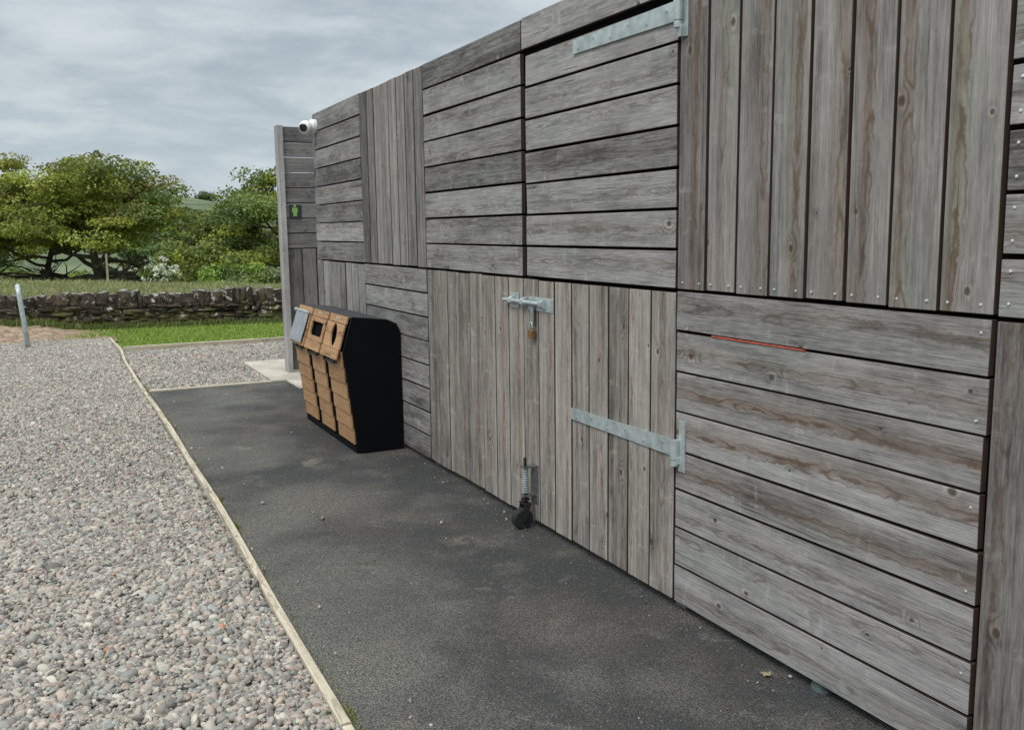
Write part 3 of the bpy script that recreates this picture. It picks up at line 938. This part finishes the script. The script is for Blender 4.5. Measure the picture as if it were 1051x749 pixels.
def plank(b, lo, hi, along, tone, brown, heart=None, xo=0.0, seed=None, sawn=True):
    ia_, iu_, ix_ = {'y': (1, 2, 0), 'z': (2, 1, 0), 'x': (0, 2, 1), 'zx': (2, 0, 1)}[along]
    lo = list(lo); hi = list(hi)
    if sawn:
        lo[iu_] += random.uniform(-.0014, .0014); hi[iu_] += random.uniform(-.0014, .0014)
        lo[ia_] += random.uniform(-.001, .004); hi[ia_] -= random.uniform(-.001, .004)
    v, f = box_geo(lo, hi, .0025)
    c = (np.array(lo) + np.array(hi)) / 2
    s = random.uniform(0, 60) if seed is None else seed
    ia, iu, ix = {'y': (1, 2, 0), 'z': (2, 1, 0), 'x': (0, 2, 1), 'zx': (2, 0, 1)}[along]
    w = np.stack([v[:, ia], v[:, iu] - c[iu] + (v[:, ix] - lo[ix]) * .7, np.full(len(v), s)], -1)
    if sawn:                                              # slight skew and cup of each board
        ta = (v[:, ia] - c[ia]) / (hi[ia] - lo[ia]); tu = (v[:, iu] - c[iu]) / (hi[iu] - lo[iu])
        v = v.copy(); v[:, iu] += ta * random.gauss(0, .0016); v[:, ix] += ta * random.gauss(0, .0015) + tu * random.gauss(0, .002)
    A = np.zeros((len(v), 4), np.float32)
    A[:] = (np.clip(tone + random.gauss(0, .10), 0, 1), np.clip(brown + random.gauss(0, .15), 0, 1), random.random() if heart is None else heart, 0)
    A[:, 3] = (np.arange(24) % 3 == ix) if sawn else 1.0      # sawn edges: unweathered brown, darkened to paint in the gap shade
    b.add(v, f, A, w)


def panel(y0, y1, z0, z1, orient, n, gap, tone, brown, name='cladding_panel', parent=bld, mat=M_WOOD, edge=.004, xo=0.0, th=TH, label=None, hearts=None, notch=None, browns=None):
    """boards between y0<y1 and z0<z1; orient 'h' or 'v'"""
    b = MB()
    y0 += edge; y1 -= edge
    if orient == 'h':
        p = (z1 - z0) / n
        for k in range(n):
            a = z0 + k * p + gap / 2; c = z0 + (k + 1) * p - gap / 2
            dx = xo + random.uniform(-.0018, .0018)
            plank(b, (dx, y0 + random.uniform(-.002, .002), a), (dx + th, y1 + random.uniform(-.002, .002), c), 'y', tone, brown if browns is None else browns[k], None if hearts is None else hearts[k % len(hearts)])
    else:
        p = (y1 - y0) / n
        for k in range(n):
            a = y0 + k * p + (gap / 2 if k else 0); c = y0 + (k + 1) * p - (gap / 2 if k < n - 1 else 0)
            dx = xo + random.uniform(-.0018, .0018)
            zz0 = z0 + gap / 2 + random.uniform(-.003, .003); zz1 = z1 - gap / 2
            if notch and k == n - 1:
                zz1 = notch
                plank(b, (dx, a, zz1), (dx + th, c - .045, z1 - gap / 2), 'z', tone, brown, None)
            plank(b, (dx, a, zz0), (dx + th, c, zz1), 'z', tone, brown, None if hearts is None else hearts[k % len(hearts)])
    o = b.build(name, mat, parent)
    if label: o['label'] = label
    return o

# backing membrane: leaves a few slots open to the sky behind the third upper panel
b = MB()
X0, X1 = .030, .040
for (a0, a1, c0, c1) in ((YH, YC - 1.1, ZB + .02, ZT - .02), (YC - .38, YA - .03, ZB + .02, ZT - .02), (YC - 1.1, YC - .38, ZB + .02, 2.285), (YC - 1.1, YC - .38, 2.325, ZT - .02)):
    b.box((X0, a0, c0), (X1, a1, c1))
b.build('backing_sheet', M_BLACK, bld)
# body of the building behind the cladding
b = MB()
b.box((.05, YA - .12, ZB), (3.6, YA - .02, ZT - .04)); b.box((3.5, YH + .02, ZB), (3.6, YA - .14, ZT - .6)); b.box((.05, YH, ZB), (3.49, YH + .1, ZT - .04))
b.build('rear_wall', M_WOODS, bld)
b = MB(); b.box((.05, YH, ZT - .09), (3.62, YD, ZT - .05)); b.box((.05, YC, ZT - .09), (3.62, YA - .13, ZT - .05))
b.build('roof', M_BLACK, bld)
for yy in (YA - .06, YB_, YC, YD, YE, YF, YG):
    b = MB(); b.box((.042, yy - .035, .0), (.1, yy + .035, ZT - .1)); b.build('frame_post', M_WOODS, bld)

# upper row, far to near
pa = panel(YB_, YA, ZM, ZT, 'h', 8, .009, .36, .1)
pb = panel(YC, YB_, ZM, ZT, 'v', 8, .013, .4, .25, mat=M_WOODV)
pc = panel(YD, YC, ZM, ZT, 'h', 8, .011, .36, .1)
pl = panel(YE, YD, ZT - .1636 + .004, ZT, 'h', 1, .008, .5, .1, name='lintel_board')
pe = panel(YF, YE, ZM, ZT, 'v', 8, .012, .4, .75, mat=M_WOODV, edge=.006)
pf = panel(YG, YF, ZM, ZT, 'h', 8, .013, .42, .3, edge=.008)
pg = panel(YH, YG, ZM, ZT, 'v', 8, .012, .42, .4, mat=M_WOODV)
# lower row
qa = panel(YB_, YA, ZB, ZM, 'v', 8, .013, .4, .1)
qb = panel(YC, YB_, ZB, ZM, 'h', 8, .009, .34, .15)
qc = panel(YD, YC, ZB, ZM, 'v', 8, .009, .42, .45, mat=M_WOODD)
qe = panel(YF, YE, ZB, ZM, 'h', 8, .0075, .5, .85, edge=.006, hearts=[.25, .75, .3, .45, .5, .5, .45, .6], browns=[.05, .05, .1, .95, 1, .9, .7, .75])
qf = panel(YG, YF, ZB, ZM, 'v', 8, .012, .3, .6, mat=M_WOODV, edge=.008)
qg = panel(YH, YG, ZB, ZM, 'h', 8, .012, .42, .4)
# screws at board ends
pv = (YE - YF - .012) / 8
for k in range(8):
    for e in (.035, pv - .035):
        screw(pe, YF + .006 + k * pv + e, ZM + .033)
ph = (ZM - ZB) / 8
for k in range(8):
    for e in (.04, .12):
        if (k * 2 + (e > .1)) % 3 == 0: screw(qe, YF + .035, ZB + k * ph + e)
ph = (ZT - ZM) / 8
for k in range(8):
    for e in (.04, .125):
        screw(pf, YF - .04, ZM + k * ph + e)
# lower panel's red strip seen in the gap, and a foot pipe under the sill
b = MB(); b.box((-.0025, 2.35, ZB + 7 * .1621 - .0028), (.02, 2.84, ZB + 7 * .1621 + .0032)); b.build('red_strip', M_RED, bld)
for yy in (2.26,):
    b = MB()
    b.tube([(.05, yy, -.02), (.05, yy, .05)], .035, 14)
    b.tube([(.05, yy, -.005), (.05, yy, .012)], .042, 14)
    b.build('support_foot', M_FOOT, bld)

# hatch (upper shutter with strap hinge)
sh = panel(YE + .005, YD - .042, ZM + .002, ZT - .1636 - .024, 'h', 7, .0115, .52, .15, name='hatch', edge=.004)
sh['label'] = 'hinged hatch of wide horizontal boards'


def strap(name, parent, y_tip, y_hinge, zc, h0, h1, x0=-.008):
    b = MB()
    P = [(y_tip, zc - h0 / 2), (y_tip + .0, zc + h0 / 2), (y_hinge, zc + h1 / 2), (y_hinge, zc - h1 / 2)]
    b.prism(P, 'x', x0, -.002)
    b.tube([(x0 - .012, y_hinge - .008, zc - h1 / 2 - .004), (x0 - .012, y_hinge - .008, zc + h1 / 2 + .004)], .019, 16)
    b.tube([(x0 - .012, y_hinge - .008, zc - h1 / 2 - .032), (x0 - .012, y_hinge - .008, zc - h1 / 2 - .006)], .017, 16)
    n = 6
    for k in range(n):
        y = y_tip + (y_hinge - y_tip) * (k + .35) / n
        b.tube([(x0, y, zc + (.012 if k % 2 else -.012)), (x0 - .003, y, zc + (.012 if k % 2 else -.012))], .007, 8)
    return b.build(name, M_GALV, parent)

strap('hinge_strap', sh, 3.88, 3.06, 2.405, .06, .076)
b = MB(); b.box((-.006, 3.012, 2.30), (.0, 3.05, 2.45), .001); b.box((-.024, 3.03, 2.3), (-.004, 3.05, 2.345), .001)
b.build('hinge_plate', M_GALV, pe)
# door (lower)
door = panel(YE + .004, YD - .004, ZB, ZM - .003, 'v', 8, .010, .47, .45, name='door', mat=M_WOODD, edge=.003)
door['label'] = 'door of vertical boards with bolt, strap hinge and sprung wheel'
strap('hinge_strap', door, 3.905, 3.05, .690, .055, .070)
b = MB(); b.box((-.006, 2.992, .60), (.0, 3.034, .81), .001); b.box((-.022, 3.022, .63), (-.004, 3.036, .66), .001)
b.build('hinge_plate', M_GALV, qe)
# bolt
b = MB()
b.box((-.005, 4.085, 1.165), (-.0005, 4.36, 1.235), .001)
for yy in (4.1, 4.33):
    for zz in (1.178, 1.222):
        b.tube([(-.004, yy, zz), (-.008, yy, zz)], .006, 8)
b.build('bolt_plate', M_GALV, door)
b = MB(); b.tube([(-.024, 4.16, 1.205), (-.024, 4.615, 1.205)], .0105, 12); b.build('bolt_bar', M_GALV, door)
for yy in (4.175, 4.385):
    b = MB()
    b.prism([(-.0005, 1.18), (-.022, 1.184), (-.036, 1.195), (-.036, 1.215), (-.022, 1.226), (-.0005, 1.23)], 'y', yy - .014, yy + .014)
    b.build('staple', M_GALV, door)
b = MB(); b.box((-.005, 4.47, 1.165), (-.0005, 4.575, 1.245), .001)
b.prism([(-.0005, 1.18), (-.022, 1.184), (-.036, 1.195), (-.036, 1.215), (-.022, 1.226), (-.0005, 1.23)], 'y', 4.51, 4.545)
b.build('bolt_keeper', M_GALV, qc)
b = MB(); b.prism([(4.272, 1.2), (4.31, 1.2), (4.308, 1.10), (4.3, 1.087), (4.282, 1.087), (4.274, 1.10)], 'x', -.020, -.015)
b.build('hasp_bar', M_HASP, door)
# sprung caster
yc = 4.315
b = MB(); b.tube([(-.055, yc, .09), (-.055, yc, .385)], .0085, 10); b.build('caster_rod', M_IRON, door)
b = MB(); P = []
for k in range(14 * 12):
    an = k / 12 * 2 * math.pi
    P.append((-.055 + math.cos(an) * .0155, yc + math.sin(an) * .0155, .192 + .135 * k / (14 * 12)))
b.tube(P, .0031, 6); b.build('spring', M_GALV, door)
b = MB()
b.box((-.006, yc - .05, .135), (-.0005, yc + .028, .345), .001)
b.box((-.072, yc - .02, .330), (-.006, yc + .02, .338)); b.box((-.072, yc - .022, .175), (-.006, yc + .022, .183))
for zz in (.18, .30):
    b.tube([(-.006, yc - .034, zz), (-.011, yc - .034, zz)], .006, 8)
b.build('caster_bracket', M_GALVD, door)
b = MB()
b.tube([(-.055, yc, .155), (-.055, yc, .163)], .024, 14)
b.prism([(-.088, .045), (-.062, .045), (-.038, .135), (-.072, .135)], 'y', yc - .034, yc - .028); b.prism([(-.088, .045), (-.062, .045), (-.038, .135), (-.072, .135)], 'y', yc + .028, yc + .034); b.box((-.074, yc - .036, .134), (-.034, yc + .036, .142))
b.tube([(-.075, yc - .04, .056), (-.075, yc + .04, .056)], .008, 8); b.tube([(-.055, yc, .138), (-.055, yc, .17)], .012, 10)
b.build('caster_fork', M_IRON, door)
b = MB(); b.tube([(-.075, yc - .022, .056), (-.075, yc - .017, .056), (-.075, yc + .017, .056), (-.075, yc + .022, .056)], [.048, .056, .056, .048], 24); b.build('caster_wheel', M_RUBBER, door)

# padlock
pk = empty('padlock', (-.03, 4.291, 1.022), 'small rusty brass padlock hanging from the door bolt', 'padlock')
b = MB(); b.box((-.034, 4.266, 1.022), (-.010, 4.314, 1.066), .003); b.build('body', M_BRASS, pk)
b = MB(); b.tube([(-.024 + .0 , 4.291 + math.cos(t) * .0145, 1.075 + math.sin(t) * .024 + .006) for t in np.linspace(-.45, math.pi + .45, 14)], .0035, 8)
b.build('shackle', M_GALV, pk, smooth=True)

# security camera at the far top corner
sc_ = empty('security_camera', (-.06, 8.5, 2.51), 'white ball security camera fixed at the far top corner of the board wall', 'camera')
b = MB(); b.tube([(0.0, 8.52, 2.52), (-.03, 8.52, 2.52), (-.05, 8.52, 2.52), (-.055, 8.52, 2.52)], [.062, .062, .055, .03], 24); b.build('mount', M_WHITE, sc_, smooth=False)
b = MB(); V, F = ico(4); b.add(V * .062 + np.array([-.095, 8.50, 2.505]), F); b.build('ball', M_WHITE, sc_, smooth=True)
ld = Vector((-.75, -.95, -.12)).normalized()
c0 = Vector((-.095, 8.50, 2.505))
b = MB(); b.tube([c0 + ld * .045, c0 + ld * .062, c0 + ld * .066], [.036, .036, .03], 20); b.build('lens', M_LENS, sc_)

# ------------------------------------------------------------------ screen beyond the building
scr = empty('timber_screen', (.1, 10.55, 0), 'tall dark timber screen with grey post beyond the far end of the board wall', 'screen')
b = MB(); plank(b, (.10, 10.53, -.02), (.162, 10.68, 2.745), 'z', .62, .1, sawn=False); b.build('post', M_WOOD, scr)
b = MB(); plank(b, (2.3, 10.53, -.02), (2.4, 10.68, 2.745), 'z', .9, .1, sawn=False); b.build('post', M_WOOD, scr)
b = MB()
pzz = (2.735 - 1.405) / 8
for k in range(8):
    plank(b, (.165, 10.56, 1.405 + k * pzz + .004), (2.295, 10.585, 1.405 + (k + 1) * pzz - .004), 'x', .45, .1)
b.build('horizontal_boards', M_WOODS, scr)
b = MB()
xx = .165
while xx < 2.25:
    plank(b, (xx + .004, 10.56, .03), (min(2.295, xx + .16) - .004, 10.585, 1.4), 'zx', .42, .1); xx += .16
b.build('vertical_boards', M_WOODS, scr)
b = MB(); b.box((.165, 10.59, .05), (2.295, 10.6, 2.16)); b.box((.165, 10.59, 2.27), (2.295, 10.6, 2.32)); b.box((.165, 10.59, 2.43), (2.295, 10.6, 2.73))
b.build('backing_sheet', M_BLACK, scr)

sg = empty('toilet_sign', (.25, 10.55, 1.73), 'small dark sign with a lime green standing figure on the timber screen', 'sign')
b = MB(); b.box((.20, 10.552, 1.735), (.335, 10.5585, 1.885), .001); b.build('plate', M_SIGN, sg)
b = MB()
cx, cz = .262, 1.748
b.prism([(cx + .0155 * math.cos(t), cz + .126 + .0155 * math.sin(t)) for t in np.linspace(0, 2 * math.pi, 14, endpoint=False)], 'y', 10.5485, 10.5515)
b.prism([(cx - .03, cz + .105), (cx + .03, cz + .105), (cx + .034, cz + .055), (cx + .022, cz + .055), (cx + .02, cz + .01), (cx - .02, cz + .01), (cx - .022, cz + .055), (cx - .034, cz + .055)], 'y', 10.5485, 10.5515)
b.build('figure', M_GREEN, sg)

# ------------------------------------------------------------------ three-section bin
Y0, Y1 = 6.373, 7.86
rb = empty('recycling_bin', (-.2, 7.1, 0), 'black three-section bin with sloping slatted wooden front against the board wall', 'bin')
prof = [(-.345, .012), (-.436, .735), (-.362, .985), (-.10, .955), (-.035, .925), (-.012, .875), (-.008, .012)]
b = MB()
b.prism(prof, 'y', Y0, Y0 + .025); b.build('side_panel', M_SHELL, rb)
b = MB(); b.prism(prof, 'y', Y1 - .025, Y1); b.build('side_panel', M_SHELL, rb)
inner = [(-.337, .012), (-.427, .735), (-.352, .970), (-.10, .93), (-.045, .9), (-.03, .86), (-.03, .012)]
b = MB(); b.prism(inner, 'y', Y0 + .026, Y1 - .026); b.build('inner_shell', M_BLACK, rb)
b = MB()
b.prism([(-.366, .972), (-.362, .9865), (-.10, .9565), (-.036, .927), (-.0115, .876), (-.028, .87), (-.05, .912), (-.1, .938)], 'y', Y0 + .0255, Y1 - .0255)
b.build('top_cover', M_RIM, rb)
b = MB(); b.box((-.355, Y0 + .0255, .004), (-.02, Y1 - .0255, .045)); b.build('plinth', M_SHELL, rb)
sec = (Y1 - Y0 - .05) / 3
fx = lambda z: -.345 + (z - .012) / (.735 - .012) * (-.091)


def slat(b, y0, y1, z0, z1, off0, off1, th=.010):
    """one lapped board: lower edge stands further out"""
    n0 = fx(z0) - off0; n1 = fx(z1) - off1
    V = [(n0, y0, z0), (n0, y1, z0), (n1, y1, z1), (n1, y0, z1), (n0 + th, y0, z0), (n0 + th, y1, z0), (n1 + th, y1, z1), (n1 + th, y0, z1)]
    F = [(0, 1, 2, 3), (4, 7, 6, 5), (0, 4, 5, 1), (3, 2, 6, 7), (0, 3, 7, 4), (1, 5, 6, 2)]
    s = random.uniform(0, 60)
    w = [(v[1], v[2] - (z0 + z1) / 2 + v[0] * .3, s) for v in V]
    b.add(V, F, (np.clip(random.gauss(.5, .1), 0, 1), random.uniform(.2, .8), random.random(), 1), w)


tops = np.array([-.362, .985]); bots = np.array([-.436, .735])
dirv = (bots - tops) / np.linalg.norm(bots - tops)
nrm = np.array([-abs(dirv[1]), abs(dirv[0])]) / 1.0
nrm = np.array([dirv[1], -dirv[0]]);  nrm = nrm if nrm[0] < 0 else -nrm


def flap_point(d, y, off):
    """d metres down the sloping lid, off metres out of it"""
    q = tops + dirv * d + nrm * off
    return (q[0], y, q[1])


def flap_board(b, y0, y1, d0, d1, hole=None, off=.012, th=.011):
    """board of a flap, with a real hole if an outline (list of (y,d)) is given"""
    bm = bmesh.new()
    outer = [(y0, d0), (y1, d0), (y1, d1), (y0, d1)]
    loops = [outer] + ([hole] if hole else [])
    for lp in loops:
        vs_ = [bm.verts.new((p_[0], p_[1], 0)) for p_ in lp]
        for i_ in range(len(vs_)): bm.edges.new((vs_[i_], vs_[(i_ + 1) % len(vs_)]))
    bmesh.ops.triangle_fill(bm, use_beauty=True, edges=bm.edges[:])
    g = bmesh.ops.extrude_face_region(bm, geom=bm.faces[:])
    for e in g['geom']:
        if isinstance(e, bmesh.types.BMVert): e.co.z = 1
    bm.verts.index_update()
    V = []; W = []; s = random.uniform(0, 60)
    for v in bm.verts:
        V.append(flap_point(v.co.y, v.co.x, off + th * (1 - v.co.z)))
        W.append((v.co.x, v.co.y - (d0 + d1) / 2, s))
    F = [tuple(q.index for q in f.verts) for f in bm.faces]
    bm.free()
    b.add(V, F, (np.clip(random.gauss(.55, .08), 0, 1), random.uniform(.1, .6), random.random(), 1), W)

LD = .29
for k in range(3):
    ya = Y0 + .025 + k * sec + (.012 if k == 0 else .06); yb = Y0 + .025 + (k + 1) * sec - (.012 if k == 2 else .06)
    b = MB()
    nz = 6; hz = (.735 - .065) / nz
    for j in range(nz):
        slat(b, ya, yb, .065 + j * hz, .065 + (j + 1) * hz + .004, .0125, .004)
    b.build('front_boards', M_BINWOOD, rb)
    y0f, y1f = Y0 + .025 + k * sec + .022, Y0 + .025 + (k + 1) * sec - .022
    ym = (y0f + y1f) / 2
    b = MB()
    if k == 0:       # nearest: lens-shaped slot, long axis across the flap's slope
        hole = [(ym - .01 + .034 * math.sin(t) * 1.0, .155 + .082 * math.cos(t)) for t in np.linspace(0, 2 * math.pi, 22, endpoint=False)]
        hole = [(ym - .01 + (1 if math.sin(t) > 0 else -1) * .072 * abs(math.sin(t)) ** 1.35 - .012 * math.cos(t), .155 + .088 * math.cos(t)) for t in np.linspace(0.0, 2 * math.pi, 24, endpoint=False)]
    elif k == 1:     # rounded rectangle
        hole = []
        for (cx_, cy_, a0) in ((.135, .03, 0), (-.135, .03, 1), (-.135, -.03, 2), (.135, -.03, 3)):
            for t in np.linspace(0, math.pi / 2, 5):
                hole.append((ym + cx_ + .025 * math.cos(t + a0 * math.pi / 2), .155 + cy_ + .025 * math.sin(t + a0 * math.pi / 2)))
    else:
        hole = None
    flap_board(b, y0f, y1f, .004, .060, off=.006)
    flap_board(b, y0f, y1f, .064, .245, hole, off=.012)
    flap_board(b, y0f, y1f, .247, LD + .03, off=.016)
    fl = b.build('flap', M_BINWOOD, rb)
    if k == 2: fl['label'] = 'wooden flap covered by a grey metal plate'
    elif k == 1: fl['label'] = 'wooden flap with a rounded rectangular opening'
    else: fl['label'] = 'wooden flap with a pointed oval slot'
    if k < 2:
        for q in (-.03, .03):
            b = MB(); b.tube([flap_point(.03, ym + q, .012), flap_point(.03, ym + q, .0205)], .009, 10)
            b.build('screw_head', M_SCREW, fl)
    else:
        b = MB()
        P = [flap_point(.055, y0f + .03, .036), flap_point(.055, y1f - .02, .036), flap_point(.30, y1f - .02, .046), flap_point(.30, y0f + .03, .046)]
        Q = [flap_point(.055, y0f + .03, .032), flap_point(.055, y1f - .02, .032), flap_point(.30, y1f - .02, .042), flap_point(.30, y0f + .03, .042)]
        b.add(P + Q, [(0, 1, 2, 3), (4, 7, 6, 5), (0, 4, 5, 1), (1, 5, 6, 2), (2, 6, 7, 3), (3, 7, 4, 0)])
        b.build('metal_plate', M_STEELW, fl)
        b = MB(); b.tube([flap_point(.05, y0f + .02, .034), flap_point(.05, y1f - .0, .034)], .01, 10); b.tube([flap_point(.05, y1f, .034), flap_point(.05, y1f + .02, .034)], .016, 10)
        b.build('hinge_rod', M_GALV, fl)
    # handle lip under each flap
    b = MB()
    hp = [flap_point(LD + .02, y, -.01) for y in (ym - .1, ym - .09, ym + .09, ym + .1)]
    pts = [(hp[0][0] + .01, hp[0][1], hp[0][2]), (hp[1][0] - .02, hp[1][1], hp[1][2] - .03), (hp[2][0] - .02, hp[2][1], hp[2][2] - .03), (hp[3][0] + .01, hp[3][1], hp[3][2])]
    b.tube(pts, .012, 8); b.build('handle', M_RUBBER, fl)

# ------------------------------------------------------------------ edgings
JX = [(-1.512, -6.0), (-1.512, 1.2), (-1.492, 2.768), (-1.455, 5.69), (-1.450, 8.212), (-1.468, 10.03), (-1.478, 12.45), (-1.437, 13.84), (-1.482, 15.66)]
ELAB = ['pale edging board beside the path behind the viewer', 'pale edging board between pebbles and asphalt at the bottom edge of the view',
        'longest pale edging board in view, along the asphalt beside the nearest pebbles', 'pale edging board between pebbles and asphalt level with the bin',
        'pale edging board ending where the asphalt stops', 'pale edging board between the pebbles and the small gravel patch',
        'short pale edging board running up to the lawn corner', 'farthest pale edging board beside the lawn']
for k in range(1, len(JX) - 1):
    (xa, ya), (xb, yb) = JX[k], JX[k + 1]
    b = MB()
    n = max(3, int((yb - ya) / .35)); V = []; W = []
    sd = random.uniform(0, 50)
    wig = random.uniform(0, 6)
    for i_ in range(n + 1):
        t = i_ / n
        y = ya + .004 + (yb - ya - .008) * t
        xm = xa + (xb - xa) * t + .003 * math.sin(t * 6 + wig) * math.sin(t * math.pi)
        zt = .016 + .004 * math.sin(t * 5 + wig)
        for (ox, oz) in ((-.017, -.12), (-.017, zt - .003), (-.014, zt), (.014, zt), (.017, zt - .003), (.017, -.12)):
            V.append((xm + ox, y, oz)); W.append((y, ox + oz * .5, sd))
    F = []
    for i_ in range(n):
        for j in range(6):
            j2 = (j + 1) % 6
            F.append((i_ * 6 + j, i_ * 6 + j2, (i_ + 1) * 6 + j2, (i_ + 1) * 6 + j))
    F += [tuple(range(5, -1, -1)), tuple(n * 6 + j for j in range(6))]
    b.add(V, F, (random.uniform(.5, .75), .25, .5, 1), W)
    tag(b.build('edging_board', M_EDGE), ELAB[k], 'edging board', 'timber boards edging the path')
b = MB(); plank(b, (-1.428, 10.008, -.12), (-.19, 10.05, .014), 'x', .75, .1, sawn=False); v = b.w[0]
o = b.build('edging_board', M_EDGE); tag(o, 'thin pale board across the far end of the asphalt', 'edging board', 'timber boards edging the path')
b = MB()
pv_, pf_ = box_geo((-1.41, 13.80, -.12), (3.2, 13.85, .055), .003)
b.add(pv_, pf_, (.5, .4, .5, 1), np.stack([pv_[:, 0], pv_[:, 2] * .6, np.full(len(pv_), 4.4)], -1))
o = b.build('edging_board', M_EDGE); tag(o, 'taller pale board holding back the front of the lawn', 'edging board', 'timber boards edging the path')

# ------------------------------------------------------------------ cycle stand on the far left
pts = []
bx, by, ex, ey, Hh, rr = -2.59, 14.93, -2.604, 15.5, .86, .13
for t in (-.15, .3, Hh - rr): pts.append((bx, by, t))
for q in np.linspace(0, math.pi / 2, 7)[1:]:
    f = rr * (1 - math.cos(q)) / math.hypot(ex - bx, ey - by)
    pts.append((bx + (ex - bx) * f, by + (ey - by) * f, Hh - rr + rr * math.sin(q)))
for q in np.linspace(math.pi / 2, 0, 7):
    f = 1 - rr * (1 - math.cos(q)) / math.hypot(ex - bx, ey - by)
    pts.append((bx + (ex - bx) * f, by + (ey - by) * f, Hh - rr + rr * math.sin(q)))
pts.append((ex, ey, -.15))
pts = [(q[0] - .075 * max(q[2], 0) / Hh, q[1], q[2]) for q in pts]
b = MB(); b.tube(pts, .034, 14)
o = b.build('cycle_stand', M_GALV, smooth=True)
tag(o, 'galvanised tubular cycle stand standing in the pebbles on the far left', 'cycle stand')

# ------------------------------------------------------------------ dead leaves by the sill
m, nt, p = new_mat('dead_leaf')
c = nt.mix(nt.noise(nt.n('TexCoord').outputs['Object'], 40, 3), (.2, .17, .08), (.34, .3, .16))
nt.put(p.inputs['Base Color'], c); p.inputs['Roughness'].default_value = .8
M_DEAD = m
def dead_leaf(x, y, an, s, label):
    pr = [(0, 1), (.28, .55), (.75, .6), (.42, .1), (.62, -.35), (.2, -.3), (.05, -.9), (-.05, -.9), (-.2, -.3), (-.62, -.35), (-.42, .1), (-.75, .6), (-.28, .55)]
    c_, s_ = math.cos(an), math.sin(an)
    V = [(x, y, .012)] + [(x + s * (u * c_ - v_ * s_), y + s * (u * s_ + v_ * c_), .006 + .006 * abs(u) + .004 * (v_ > .5)) for u, v_ in pr]
    F = [(0, i_ + 1, (i_ + 1) % 13 + 1) for i_ in range(13)]
    b = MB(); b.add(V, F)
    n0 = len(V); V2 = [(q[0], q[1], q[2] - .0015) for q in V]; b.add(V2, [tuple(reversed(f_)) for f_ in F])
    tag(b.build('dead_leaf', M_DEAD, fixn=False), label, 'leaf')
dead_leaf(-.06, 2.42, 2.0, .028, 'dry yellowish dead leaf on the asphalt under the lower right board panel')
